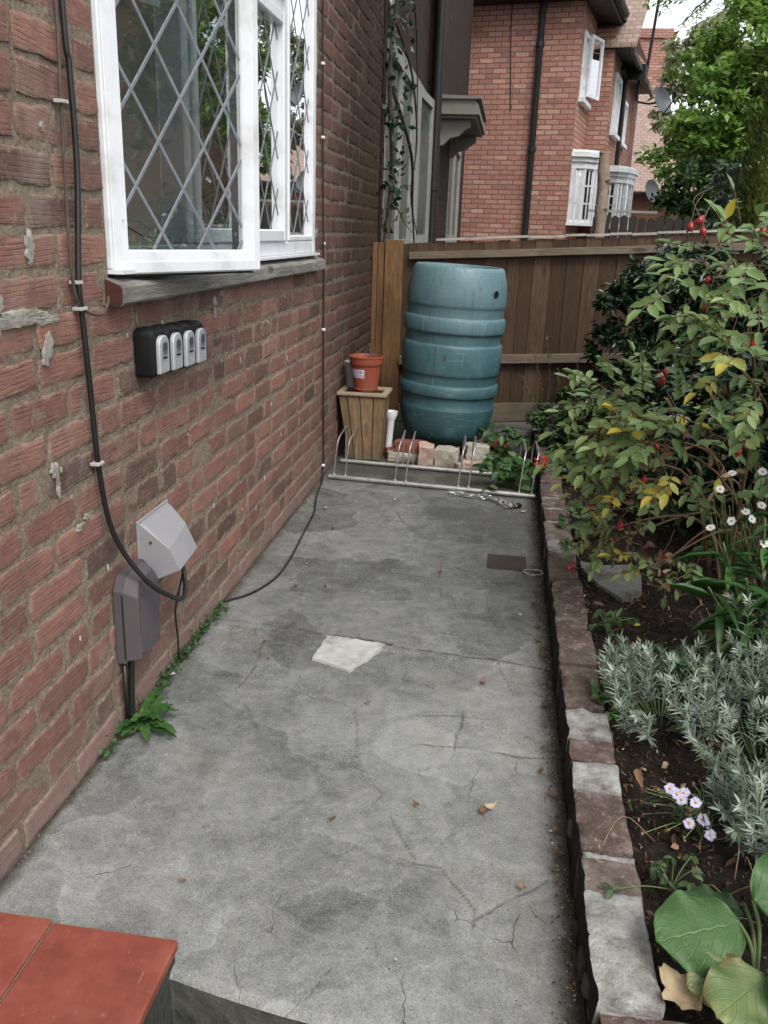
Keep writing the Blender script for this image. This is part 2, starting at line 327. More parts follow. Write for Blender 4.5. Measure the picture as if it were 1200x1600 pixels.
    M['dry'] = leafmat('dry leaf', [(0, (.045, .025, .014)), (.4, (.12, .06, .032)), (.75, (.26, .155, .085)), (1, (.5, .4, .25))], rough=.8, trans=.1)
    M['hip'] = simple('rose hip', (.3, .018, .018), .3, .3, 30, .05, spec=.5)
    M['geran'] = leafmat('red petal', [(0, (.55, .03, .012)), (1, (.75, .06, .02))])
    M['shrub'] = leafmat('dark glossy leaf', [(0, (.008, .02, .009)), (.6, (.022, .05, .02)), (1, (.06, .11, .04))], rough=.3, trans=.08, spec=.5)
    M['ivy'] = leafmat('undergrowth leaf', [(0, (.012, .028, .01)), (.6, (.035, .075, .02)), (1, (.09, .17, .05))], rough=.45)
    M['fresh'] = leafmat('fresh green leaf', [(0, (.02, .055, .014)), (.5, (.045, .115, .028)), (1, (.1, .19, .05))], rough=.4)
    M['tree'] = leafmat('tree leaf', [(0, (.05, .11, .02)), (.5, (.16, .29, .055)), (1, (.38, .52, .13))], trans=.5)
    M['treepale'] = leafmat('pale tree leaf', [(0, (.16, .2, .1)), (.5, (.3, .33, .18)), (1, (.46, .46, .3))], trans=.3)
    M['treedark'] = leafmat('dark tree leaf', [(0, (.014, .035, .012)), (.6, (.04, .09, .022)), (1, (.14, .23, .06))], trans=.25)
    M['conifer'] = leafmat('conifer spray', [(0, (.03, .05, .01)), (.5, (.13, .17, .03)), (1, (.3, .33, .07))], trans=.2, rough=.7)
    M['variegated'] = leafmat('grey green leaf', [(0, (.04, .07, .04)), (.5, (.12, .17, .11)), (1, (.34, .38, .3))])
    M['lavender'] = leafmat('silver leaf', [(0, (.05, .085, .05)), (.5, (.18, .24, .18)), (1, (.42, .47, .4))], rough=.75, trans=.12, spec=.2, var=.15)
    M['lily'] = leafmat('long green leaf', [(0, (.02, .06, .015)), (.5, (.045, .13, .03)), (1, (.1, .22, .05))], rough=.4)
    M['petal'] = leafmat('white petal', [(0, (.7, .7, .74)), (1, (.85, .85, .87))], rough=.6, trans=.3, var=.05)
    M['petalv'] = leafmat('pale violet petal', [(0, (.55, .5, .78)), (1, (.78, .74, .9))], rough=.6, trans=.3, var=.05)
    M['eye'] = simple('yellow flower eye', (.5, .36, .06), .8, .3, 90)
    M['seed'] = simple('spent flower head', (.26, .19, .1), .9, .4, 90)
    M['bergenia'] = berg()
def kerbcement():
    m = NT('rough pale cement'); o = m.obj(); n1 = m.noise(o, 16, 7, .7); n2 = m.noise(o, 130, 4, .7)
    c = m.ramp(n1, [(.34, (.11, .09, .08)), (.45, (.21, .2, .185)), (.62, (.37, .37, .35))])
    c = m.mix(m.mr(n2, .3, .42, .6, 0), c, (.1, .09, .08))
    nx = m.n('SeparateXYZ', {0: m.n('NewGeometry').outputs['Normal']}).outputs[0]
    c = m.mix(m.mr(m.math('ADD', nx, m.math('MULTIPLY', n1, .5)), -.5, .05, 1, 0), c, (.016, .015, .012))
    return m.bsdf(c, .95, m.bump(m.math('ADD', n1, n2), .9, .006), spec=.2)
def NT_tile():
    m = NT('red quarry tile'); o = m.obj()
    n1 = m.noise(o, 9, 6, .65); n2 = m.noise(o, 240, 3)
    c = m.ramp(n1, [(.3, (.14, .036, .024)), (.5, (.21, .053, .034)), (.7, (.27, .082, .055))])
    c = m.mix(m.mr(m.noise(o, 50, 6, .75), .6, .72, 0, .4), c, (.36, .2, .15))
    c = m.mix(m.mr(n2, .3, .4, .3, 0), c, (.2, .045, .03))
    c = m.mix(m.mr(m.noise(o, 5, 6, .7), .55, .7, 0, .45), c, (.15, .07, .055))
    c = m.mix(m.mr(m.noise(m.scalev(o, (40, 6, 1)), 3, 5, .7), .64, .7, 0, .3), c, (.42, .26, .2))
    c = m.mix(m.mr(m.noise(o, 130, 3, .8), .64, .7, 0, .5), c, (.05, .03, .025))
    return m.bsdf(c, m.mr(n1, .3, .7, .5, .68), m.bump(m.math('ADD', n1, m.math('MULTIPLY', n2, .3)), .3, .002), spec=.35)
def berg():
    m = NT('large leathery leaf'); u = m.uv(); o = m.obj(); t = m.attr('tint')
    sep = m.n('SeparateXYZ', {0: u}); x, y = sep.outputs[0], sep.outputs[1]   # x along, y across -1..1
    ay = m.math('ABSOLUTE', y)
    mid = m.mr(ay, .0, .035, 1, 0)
    ph = m.math('SUBTRACT', m.math('MULTIPLY', x, 5.5), m.math('MULTIPLY', ay, 2.6))
    sv_ = m.math('ABSOLUTE', m.math('SUBTRACT', m.math('FRACT', ph), .5))
    side = m.math('MULTIPLY', m.mr(sv_, 0, .06, .8, 0), m.mr(ay, .8, 1, 1, 0))
    vein = m.math('MAXIMUM', mid, side)
    n = m.noise(o, 24, 5)
    c = m.ramp(m.math('ADD', m.math('MULTIPLY', n, .4), m.math('MULTIPLY', t, .6)), [(.15, (.022, .06, .016)), (.45, (.052, .115, .03)), (.7, (.11, .155, .05)), (.9, (.22, .2, .07))])
    c = m.mix(m.math('MULTIPLY', vein, .5), c, (.2, .3, .12))
    c = m.mix(m.math('MULTIPLY', m.mr(m.math('ADD', ay, m.math('MULTIPLY', n, .5)), 1.0, 1.35), m.mr(t, .7, .9)), c, (.2, .1, .05))
    c = m.mix(m.mr(m.noise(o, 60, 6, .75), .6, .68, 0, .5), c, (.12, .1, .04))
    c = m.mix(m.mr(m.noise(o, 14, 3), .4, .65, .3, 0), c, (.02, .055, .02))
    net = m.n('TexVoronoi', {'Vector': o, 'Scale': 130.}, feature='DISTANCE_TO_EDGE').outputs['Distance']
    c = m.mix(m.mr(net, 0, .05, .22, 0), c, (.2, .32, .12))
    h = m.math('SUBTRACT', m.math('MULTIPLY', n, .3), vein)
    return m.bsdf(c, .5, m.bump(h, .5, .004), spec=.4, trans=.08)
build_materials()

# ------------------------------------------------------------------ mesh building
def catmull(P, k=6):
    P = [Vector(p) for p in P]
    if len(P) < 3: return P
    Q = [P[0]*2-P[1]] + P + [P[-1]*2-P[-2]]; out = []
    for i in range(1, len(Q)-2):
        a, b, c, d = Q[i-1:i+3]
        for j in range(k):
            t = j/k
            out.append(.5*((2*b)+(c-a)*t+(2*a-5*b+4*c-d)*t*t+(3*b-a-3*c+d)*t**3))
    out.append(P[-1]); return out
class MB:
    def __init__(s): s.T3 = 0.; s.t3 = []; s.v = []; s.f = []; s.t = []; s.mi = []; s.T = 0.5; s.T2 = .5; s.t2 = []; s.M = 0; s.X = None
    def addv(s, p):
        p = Vector(p)
        if s.X is not None: p = s.X @ p
        s.v.append(tuple(p)); s.t.append(s.T); s.t2.append(s.T2); s.t3.append(s.T3); return len(s.v)-1
    def face(s, idx): s.f.append(tuple(idx)); s.mi.append(s.M)
    def poly(s, pts): s.face([s.addv(p) for p in pts])
    def box(s, a, b, bev=0):
        x0, y0, z0 = a; x1, y1, z1 = b
        if bev <= 0:
            i = [s.addv(p) for p in ((x0,y0,z0),(x1,y0,z0),(x1,y1,z0),(x0,y1,z0),(x0,y0,z1),(x1,y0,z1),(x1,y1,z1),(x0,y1,z1))]
            for q in ((0,3,2,1),(4,5,6,7),(0,1,5,4),(1,2,6,5),(2,3,7,6),(3,0,4,7)): s.face([i[k] for k in q])
            return
        # bevelled box: each corner -> 3 verts
        c = {}
        xs, ys, zs = (x0, x1), (y0, y1), (z0, z1)
        for i in (0, 1):
            for j in (0, 1):
                for k in (0, 1):
                    sx, sy, sz = (1, -1)[i], (1, -1)[j], (1, -1)[k]
                    X, Y, Z = xs[i], ys[j], zs[k]
                    c[i,j,k,0] = s.addv((X, Y+sy*bev, Z+sz*bev)); c[i,j,k,1] = s.addv((X+sx*bev, Y, Z+sz*bev)); c[i,j,k,2] = s.addv((X+sx*bev, Y+sy*bev, Z))
        def q(*a): s.face([c[x] for x in a])
        for i in (0, 1):
            o = 1 if i else -1
            def fl(l): s.face([c[x] for x in (l if o > 0 else l[::-1])])
            fl([(i,0,0,0),(i,1,0,0),(i,1,1,0),(i,0,1,0)])
            fl([(0,i,0,1),(0,i,1,1),(1,i,1,1),(1,i,0,1)])
            fl([(0,0,i,2),(1,0,i,2),(1,1,i,2),(0,1,i,2)])
        for i in (0, 1):
            for j in (0, 1):
                l = [(i,j,0,0),(i,j,1,0),(i,j,1,1),(i,j,0,1)]; s.face([c[x] for x in (l if (i+j) % 2 == 0 else l[::-1])])
                l = [(i,0,j,0),(i,0,j,2),(i,1,j,2),(i,1,j,0)]; s.face([c[x] for x in ([(i,0,j,0),(i,0,j,2),(i,1,j,2),(i,1,j,0)] if (i+j) % 2 else l[::-1])])
                l = [(0,i,j,1),(0,i,j,2),(1,i,j,2),(1,i,j,1)]; s.face([c[x] for x in l])
                for k in (0, 1): pass
        for i in (0, 1):
            for j in (0, 1):
                for k in (0, 1): s.face([c[i,j,k,0], c[i,j,k,1], c[i,j,k,2]])
    def tube(s, pts, r, seg=8, smooth=True, k=6, caps=True):
        P = catmull(pts, k) if smooth else [Vector(p) for p in pts]
        n = len(P); rr = r if callable(r) else (lambda t, r=r: r)
        up = Vector((0, 0, 1)); prev = None; rings = []
        for i, p in enumerate(P):
            d = (P[min(i+1, n-1)]-P[max(i-1, 0)])
            if d.length < 1e-9: d = Vector((0, 0, 1))
            d.normalize()
            if prev is None:
                a = d.cross(up)
                if a.length < .1: a = d.cross(Vector((1, 0, 0)))
            else: a = prev - d*prev.dot(d)
            a.normalize(); b = d.cross(a); prev = a
            R_ = rr(i/(n-1) if n > 1 else 0)
            rings.append([s.addv(p+(a*math.cos(2*math.pi*q/seg)+b*math.sin(2*math.pi*q/seg))*R_) for q in range(seg)])
        for i in range(n-1):
            for q in range(seg):
                s.face((rings[i][q], rings[i][(q+1) % seg], rings[i+1][(q+1) % seg], rings[i+1][q]))
        if caps: s.face(rings[0][::-1]); s.face(rings[-1])
    def lathe(s, prof, c=(0, 0), seg=32, tilt=None, closed=False):
        rings = []
        for (r, z) in prof:
            rings.append([s.addv((c[0]+r*math.cos(2*math.pi*q/seg), c[1]+r*math.sin(2*math.pi*q/seg), z)) for q in range(seg)])
        for i in range(len(prof)-1):
            for q in range(seg): s.face((rings[i][q], rings[i][(q+1) % seg], rings[i+1][(q+1) % seg], rings[i+1][q]))
        return rings
    def prism(s, poly, ax, a, b):
        # poly: 2D points in the two other axes (cyclic order), extruded along axis ax from a to b
        def P(p, t):
            q = list(p); q.insert(ax, t); return q
        A = [s.addv(P(p, a)) for p in poly]; B = [s.addv(P(p, b)) for p in poly]; n = len(poly)
        for i in range(n): s.face((A[i], A[(i+1) % n], B[(i+1) % n], B[i]))
        s.face(A[::-1]); s.face(B)
    def build(s, name, mats, parent=None, smooth=False, uv=False, uvs=None, loc=None, recalc=True):
        me = bpy.data.meshes.new(name); me.from_pydata(s.v, [], s.f); me.update()
        if not isinstance(mats, (list, tuple)): mats = [mats]
        for m in mats: me.materials.append(MAT[m] if isinstance(m, str) else m)
        if len(mats) > 1: me.polygons.foreach_set('material_index', s.mi)
        for an, arr in (('tint', s.t), ('tint2', s.t2))+((('edge', s.t3),) if any(s.t3) else ()):
            at = me.attributes.new(an, 'FLOAT', 'POINT'); at.data.foreach_set('value', arr)
        if recalc:
            import bmesh
            bm = bmesh.new(); bm.from_mesh(me); bmesh.ops.recalc_face_normals(bm, faces=bm.faces); bm.to_mesh(me); bm.free()
        if smooth is True: me.shade_smooth()
        elif smooth: 
            me.shade_smooth(); me.set_sharp_from_angle(angle=R(smooth))
        if uv:
            ul = me.uv_layers.new(name='UVMap'); me.update()
            for p in me.polygons:
                n = p.normal; Z = Vector((0, 0, 1)); t = Z.cross(n)
                if t.length < .05: t = Vector((1, 0, 0))
                t.normalize(); b = n.cross(t)
                for li in p.loop_indices:
                    co = me.vertices[me.loops[li].vertex_index].co
                    ul.data[li].uv = (co.dot(t), co.dot(b))
        if uvs is not None:
            ul = me.uv_layers.new(name='UVMap')
            for l in me.loops: ul.data[l.index].uv = uvs[l.vertex_index]
        o = bpy.data.objects.new(name, me); COL.objects.link(o)
        if parent: o.parent = parent
        if loc: o.location = loc
        return o
def tag(o, label=None, cat=None, group=None, kind=None):
    if label: o['label'] = label
    if cat: o['category'] = cat
    if group: o['group'] = group
    if kind: o['kind'] = kind
    return o
def thing(name, label, cat, loc=(0, 0, 0), rz=0, group=None):
    o = bpy.data.objects.new(name, None); COL.objects.link(o); o.empty_display_size = .1
    o.location = loc; o.rotation_euler = (0, 0, rz)
    return tag(o, label, cat, group)
def copy_tree(o, parent=None):
    c = o.copy(); COL.objects.link(c)
    if parent: c.parent = parent
    for ch in list(o.children): copy_tree(ch, c)
    return c

# value noise for geometry
_tab = np.random.RandomState(3).rand(256, 256)
def vnoise(x, y, sc):
    x = np.asarray(x)*sc; y = np.asarray(y)*sc
    xi = np.floor(x).astype(int); yi = np.floor(y).astype(int); fx = x-xi; fy = y-yi
    fx = fx*fx*(3-2*fx); fy = fy*fy*(3-2*fy)
    g = lambda a, b: _tab[a & 255, b & 255]
    return (g(xi, yi)*(1-fx)+g(xi+1, yi)*fx)*(1-fy)+(g(xi, yi+1)*(1-fx)+g(xi+1, yi+1)*fx)*fy
def fbm(x, y, sc, o=4):
    r = 0; a = .5
    for i in range(o): r = r+a*vnoise(np.asarray(x)+i*17.3, np.asarray(y)+i*9.1, sc*2**i); a *= .5
    return r

# ------------------------------------------------------------------ leaf meshes (vectorised)
TPL = {
 'leaf': (np.array([(0,0,0),(.3,.42,.03),(.3,0,-.04),(.3,-.42,.03),(.68,.4,.02),(.68,0,-.05),(.68,-.4,.02),(1,0,-.04)]),
          [(0,2,1),(0,3,2),(1,2,5,4),(2,3,6,5),(4,5,7),(5,6,7)]),
 'card': (np.array([(0,0,0),(.45,.5,.06),(1,0,0),(.45,-.5,.06)]), [(0,3,2),(0,2,1)]),
 'blade': (np.array([(0,.35,0),(0,-.35,0),(.35,.5,0),(.35,-.5,0),(.7,.38,0),(.7,-.38,0),(1,0,0)]), [(0,1,3,2),(2,3,5,4),(4,5,6)]),
 'petal': (np.array([(0,.18,0),(0,-.18,0),(.75,.5,.05),(.75,-.5,.05),(1,0,.03)]), [(0,1,3,2),(2,3,4)]),
}
def leaves(name, items, mat, tpl='leaf', parent=None, curl=.0):
    """items: list of (pos, dir, normal, length, width, tint)"""
    V, F = TPL[tpl]; n = len(items)
    if n == 0: return None
    pos = np.array([i[0] for i in items], float); D = np.array([i[1] for i in items], float); N = np.array([i[2] for i in items], float)
    L = np.array([i[3] for i in items], float); W = np.array([i[4] for i in items], float); T = np.array([i[5] for i in items], float)
    D /= np.linalg.norm(D, axis=1, keepdims=True)+1e-9
    N = N-D*(N*D).sum(1, keepdims=True); N /= np.linalg.norm(N, axis=1, keepdims=True)+1e-9
    S = np.cross(N, D)
    u = V[:, 0][None, :, None]; v = V[:, 1][None, :, None]; w = V[:, 2][None, :, None]
    cu = (curl*nrs.uniform(-.3, 2.6, n))[:, None, None]; fo = nrs.uniform(.2, 3.2, n)[:, None, None]
    co = pos[:, None] + D[:, None]*u*L[:, None, None] + S[:, None]*v*W[:, None, None]*(1-.12*fo*.3) + N[:, None]*(w*(fo if tpl == 'leaf' else 1) - cu*u*u)*L[:, None, None]
    k = len(V); co = co.reshape(-1, 3)
    lens = [len(f) for f in F]; flat = np.concatenate([np.array(f) for f in F])
    loops = (flat[None]+np.arange(n)[:, None]*k).ravel(); tot = np.tile(lens, n); start = np.concatenate([[0], np.cumsum(tot)[:-1]])
    me = bpy.data.meshes.new(name); me.vertices.add(len(co)); me.vertices.foreach_set('co', co.ravel())
    me.loops.add(len(loops)); me.loops.foreach_set('vertex_index', loops.astype(np.int32))
    me.polygons.add(len(tot)); me.polygons.foreach_set('loop_start', start.astype(np.int32))
    try: me.polygons.foreach_set('loop_total', tot.astype(np.int32))
    except Exception: pass
    me.update(calc_edges=True); me.validate()
    me.materials.append(MAT[mat])
    at = me.attributes.new('tint', 'FLOAT', 'POINT'); at.data.foreach_set('value', np.repeat(T, k))
    if tpl in ('leaf', 'blade'): me.shade_smooth()
    o = bpy.data.objects.new(name, me); COL.objects.link(o)
    if parent: o.parent = parent
    return o
def rv(): 
    while True:
        v = Vector((rng.uniform(-1, 1), rng.uniform(-1, 1), rng.uniform(-1, 1)))
        if .05 < v.length < 1: return v.normalized()

# ================================================================== SETTING
def ground():
    b = MB(); b.poly([(-90, -60, -.17), (90, -60, -.17), (90, 140, -.17), (-90, 140, -.17)])
    tag(b.build('ground', 'ground'), kind='structure')
def in_poly(x, y, P):
    c = np.zeros(x.shape, bool); n = len(P)
    for i in range(n):
        x1, y1 = P[i]; x2, y2 = P[(i+1) % n]
        k = ((y1 > y) != (y2 > y)); c ^= k & (x < (x2-x1)*(y-y1)/((y2-y1) or 1e-9)+x1)
    return c
def seg_dist(x, y, P):
    d = np.full(x.shape, 9.)
    for (x1, y1), (x2, y2) in zip(P[:-1], P[1:]):
        L2 = (x2-x1)**2+(y2-y1)**2; t = np.clip(((x-x1)*(x2-x1)+(y-y1)*(y2-y1))/L2, 0, 1)
        d = np.minimum(d, np.hypot(x-(x1+t*(x2-x1)), y-(y1+t*(y2-y1))))
    return d
CRACKS = [  # polyline, half width m, strength
 ([(-.01,2.478),(.035,2.473),(.142,2.476),(.327,2.453),(.414,2.438),(.497,2.428),(.58,2.423),(.623,2.401),(.783,2.382),(.9,2.373),(.976,2.36),(1.09,2.338)], .0045, 1.),
 ([(.738,1.886),(.858,1.887),(.977,1.881),(1.09,1.88)], .003, .9), ([(.829,1.729),(.834,1.848),(.844,2.063)], .0018, .7),
 ([(.675,1.996),(.707,2.009),(.807,2.036),(.926,2.04)], .0016, .6), ([(.77,1.456),(.836,1.454),(.906,1.346),(.91,1.196)], .0016, .6),
 ([(.901,1.318),(.954,1.363),(1.048,1.456)], .0022, .75), ([(.614,1.751),(.693,1.631),(.782,1.467)], .0016, .55),
 ([(.918,2.398),(.977,2.194),(.96,2.053)], .0016, .5), ([(.451,3.737),(.507,3.565),(.57,3.451)], .003, .6),
 ([(.142,2.476),(.2,2.39),(.235,2.2),(.22,2.05),(.3,1.93)], .0016, .45), ([(.56,2.03),(.6,1.8),(.67,1.72),(.75,1.77)], .0015, .45),
 ([(.45,1.52),(.52,1.62),(.6,1.66)], .0014, .4), ([(.7,3.2),(.71,2.95),(.73,2.78)], .003, .4), ([(.05,3.53),(.4,3.52),(.7,3.5),(1.0,3.47)], .002, .4),
 ([(.0,2.98),(.4,3.0),(.8,2.97),(1.08,2.99)], .002, .35), ([(.88,3.0),(.9,2.7),(.95,2.5)], .0025, .4), ([(.3,1.93),(.42,1.72),(.5,1.58)], .0014, .35),
]
POLYS=[([(.436,3.853),(.826,3.879),(.895,3.705),(.521,3.641)],-.8),([(.243,3.656),(.458,3.681),(.436,3.53),(.28,3.527)],-.6),([(.666,3.621),(.867,3.67),(.864,3.399),(.683,3.396)],-.6),
([(.537,3.502),(.652,3.513),(.658,3.382),(.564,3.384)],-.6),([(.496,2.847),(.613,2.873),(.644,2.764),(.483,2.706)],-.55),([(.329,3.182),(.522,3.227),(.533,3.1),(.346,3.023)],-.3),
([(.533,1.288),(.629,1.365),(.727,1.348),(.701,1.277),(.657,1.226),(.594,1.243)],-.7),([(.772,1.446),(.851,1.433),(.868,1.268),(.748,1.286),(.733,1.349)],-.75),
([(.907,1.314),(.978,1.385),(1.052,1.407),(1.034,1.232),(.916,1.232)],-.5),([(.479,1.793),(.6,1.831),(.648,1.682),(.555,1.589)],-.6),([(.623,2.401),(.9,2.364),(.87,2.172),(.671,2.168)],-.45),
([(.704,2.035),(1.064,2.141),(1.072,1.894),(.818,1.887)],-.4),([(.066,2.445),(.333,2.43),(.344,2.139),(.132,2.095)],-.35),([(-.016,1.42),(.1,1.679),(.296,1.615),(.261,1.334),(.117,1.326)],-.4),
([(.249,1.618),(.228,1.758),(.272,1.781),(.284,1.65)],-.3),([(.229,1.258),(.26,1.353),(.334,1.385),(.336,1.244)],.5),([(.258,1.515),(.634,1.631),(.753,1.388),(.515,1.31),(.392,1.162)],.45),
([(.452,1.158),(.698,1.261),(.764,1.13),(.663,1.087)],.25),([(.1,3.15),(.3,3.2),(.33,2.9),(.1,2.85)],-.2),([(.75,2.75),(.95,2.8),(.97,2.6),(.8,2.55)],.15)]
def lip_y(x): return 1.112-.06*np.clip((x-.4)/.33, 0, 2)+.008*np.sin(x*9)
def path():
    xs = np.arange(-.006, 1.1001, .0055); n_y = 760; t = np.linspace(0, 1, n_y)
    X, Tt = np.meshgrid(xs, t); y0 = np.where(X < .39, 1.08, lip_y(X)); y1 = 5.75
    Y = y0+(y1-y0)*Tt**1.6
    wx = X+.03*(fbm(X, Y, 7)-.47)+.008*(fbm(X, Y, 40)-.47); wy = Y+.03*(fbm(X+5, Y+3, 7)-.47)+.008*(fbm(X+5, Y, 40)-.47)
    Z = .006*(fbm(X, Y, 1.6)-.47)+.0022*(fbm(X, Y, 25)-.47)
    shade = np.zeros(X.shape); crack = np.zeros(X.shape); dirt = np.zeros(X.shape)
    for P, v in POLYS:
        m = in_poly(wx, wy, P); shade[m] += v*np.clip(fbm(X, Y, 9)[m]*1.6, .3, 1.3)
        e = seg_dist(wx, wy, P+[P[0]]); shade += np.where(e < .012, (.35 if v < 0 else .1)*(1-e/.012), 0)
    # daylight falloff painted in: paler nearer the camera, darker towards the far end
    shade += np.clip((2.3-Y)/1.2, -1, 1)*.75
    for P, w, s in CRACKS:
        a = X+.02*(fbm(X, Y, 14)-.47); c_ = Y+.02*(fbm(X+9, Y, 14)-.47)
        w2 = w*(.35+1.3*fbm(X*1.0, Y*1.0, 12))
        d = seg_dist(a, c_, P); k = np.clip(1.3-d/np.maximum(w2, .0028), 0, 1)*s*np.clip((fbm(X+4, Y, 9)-.36)*6, .0 if s < .85 else .3, 1)
        crack = np.maximum(crack, k); Z -= .005*k
    # widest gap of the big crack
    d = seg_dist(X+.02*(fbm(X, Y, 14)-.47), Y+.02*(fbm(X+9, Y, 14)-.47), [(.42,2.437),(.52,2.427),(.6,2.415)]); k = np.clip(1.4-d/.008, 0, 1); crack = np.maximum(crack, k); Z -= .008*k
    Z += np.where(Y < 2.42-.08*X, -.004, 0)
    # dirt along the kerb and the wall, with the wall-foot contact shadow painted in
    ns = fbm(X, Y, 11)
    dirt = np.clip(1-(1.09-X)/(.018+.11*np.clip(ns-.3, 0, 1)), 0, 1)
    dirt = np.maximum(dirt, np.clip(1-(X)/(.012+.09*np.clip(ns-.33, 0, 1)), 0, 1)*.95)
    dirt = np.maximum(dirt, np.clip((Y-4.0-.12*ns)/.3, 0, .8)*np.clip(fbm(X+2, Y, 6)*1.9, 0, 1))
    dirt = np.maximum(dirt, .45*np.clip(1-np.hypot((X-.256)/.05, (Y-1.7)/.11), 0, 1)*(ns*1.6))
    # rolled edge at the drop
    e = (Y-y0); edge = (X > .39); Z -= np.where(edge & (e < .02), .012*(1-e/.02)**2, 0)
    shade += np.where(edge, .9*np.clip(1-e/.05, 0, 1), 0)
    ny, nx = X.shape; co = np.stack([X, Y, Z], -1).reshape(-1, 3)
    # skirt down at the front
    sk = co[:nx].copy(); sk2 = sk.copy(); sk2[:, 2] = -.165
    co = np.concatenate([co, sk2]); base = ny*nx
    i = np.arange((ny-1)*nx).reshape(ny-1, nx)[:, :-1].ravel()
    q = np.stack([i, i+1, i+1+nx, i+nx], 1)
    j = np.arange(nx-1); q2 = np.stack([base+j, base+j+1, j+1, j], 1)
    q = np.concatenate([q, q2]).astype(np.int32)
    me = bpy.data.meshes.new('path'); me.vertices.add(len(co)); me.vertices.foreach_set('co', co.ravel())
    me.loops.add(q.size); me.loops.foreach_set('vertex_index', q.ravel()); me.polygons.add(len(q)); me.polygons.foreach_set('loop_start', np.arange(0, q.size, 4, dtype=np.int32))
    me.update(calc_edges=True); me.materials.append(MAT['concrete']); me.materials.append(MAT['step'])
    mi = np.zeros(len(q), np.int32); mi[-(nx-1):] = 1; me.polygons.foreach_set('material_index', mi); me.shade_smooth()
    for an, arr in (('shade', shade), ('crack', crack), ('dirt', dirt)):
        at = me.attributes.new(an, 'FLOAT', 'POINT'); at.data.foreach_set('value', np.concatenate([arr.ravel(), arr.ravel()[:nx]]))
    o = bpy.data.objects.new('path', me); COL.objects.link(o); tag(o, kind='structure')
    # the pale square of newer cement let into the path
    b = MB(); pts = [(.400,2.425),(.455,2.422),(.52,2.412),(.585,2.403),(.575,2.36),(.545,2.29),(.507,2.213),(.45,2.24),(.388,2.268),(.392,2.33)]
    c = b.addv((.48, 2.33, .0045)); dense = []
    for k in range(len(pts)):
        p, q_ = pts[k], pts[(k+1) % len(pts)]
        for s in range(5):
            t_ = s/5; dense.append((p[0]+(q_[0]-p[0])*t_+rng.uniform(-.003, .003), p[1]+(q_[1]-p[1])*t_+rng.uniform(-.003, .003)))
    ids = [b.addv((x, y, .0042)) for x, y in dense]; ids2 = [b.addv((.48+(x-.48)*1.02, 2.33+(y-2.33)*1.02, -.006)) for x, y in dense]
    for k in range(len(ids)): b.face((c, ids[k], ids[(k+1) % len(ids)])); b.face((ids[k], ids2[k], ids2[(k+1) % len(ids)], ids[(k+1) % len(ids)]))
    tag(b.build('cement_patch', 'cement', smooth=40), kind='structure')
def soilbed():
    xs = np.concatenate([np.arange(1.195, 2.2, .02), np.arange(2.2, 3.6, .06)]); ys = np.concatenate([np.arange(1.06, 3.9, .02), np.arange(3.9, 5.7, .04)])
    X, Y = np.meshgrid(xs, ys)
    Z = .075+.05*(fbm(X, Y, 4)-.47)+.03*(fbm(X, Y, 22, 3)-.45)+.03*np.clip((X-1.25)*1.5, 0, 1)
    co = np.stack([X, Y, Z], -1).reshape(-1, 3); ny, nx = X.shape
    i = np.arange((ny-1)*nx).reshape(ny-1, nx)[:, :-1].ravel(); q = np.stack([i, i+1, i+1+nx, i+nx], 1)
    me = bpy.data.meshes.new('soil'); me.from_pydata(co.tolist(), [], q.tolist()); me.materials.append(MAT['soil']); me.shade_smooth()
    o = bpy.data.objects.new('soil', me); COL.objects.link(o); tag(o, kind='structure')
ground(); path(); soilbed()

# ------------------------------------------------------------------ our brick house with its window
WY0, WY1, WZ0, WZ1 = 1.893, 3.985, 1.095, 2.36
def irregular_brick(b, y0, y1, z0, z1, xf, jit=.0036, back=-.03):
    def side(a, c, n):
        return [(a[0]+(c[0]-a[0])*i/n+rng.uniform(-jit, jit), a[1]+(c[1]-a[1])*i/n+rng.uniform(-jit, jit)) for i in range(n)]
    r = .004; nl = max(2, int((y1-y0)/.03))
    P = side((y0+r, z0), (y1-r, z0), nl)+side((y1, z0+r), (y1, z1-r), 3)+side((y1-r, z1), (y0+r, z1), nl)+side((y0, z1-r), (y0, z0+r), 3)
    n = len(P); cy, cz = (y0+y1)/2, (z0+z1)/2
    tx = rng.uniform(-.003, .003)
    b.T3 = 1.
    A = [b.addv((back, p[0], p[1])) for p in P]
    B = [b.addv((xf-.0016+rng.uniform(-.001, .001), p[0], p[1])) for p in P]
    C = []
    for p in P:
        dy, dz = p[0]-cy, p[1]-cz
        C.append(b.addv((xf+tx*dy/(y1-y0+.01)+rng.uniform(-.0006, .0006), cy+dy*(1-.004/(abs(dy)+.004)), cz+dz*(1-.004/(abs(dz)+.004)))))
    b.T3 = 0.; D = []
    for p in P:
        dy, dz = p[0]-cy, p[1]-cz; sy = max(0, 1-.013/((y1-y0)/2)); sz = max(0, 1-.013/((z1-z0)/2))
        D.append(b.addv((xf+tx*dy/(y1-y0+.01)+rng.uniform(-.0005, .0005), cy+dy*sy, cz+dz*sz)))
    for i in range(n):
        j = (i+1) % n; b.face((A[i], A[j], B[j], B[i])); b.face((B[i], B[j], C[j], C[i])); b.face((C[i], C[j], D[j], D[i]))
    b.face(D)
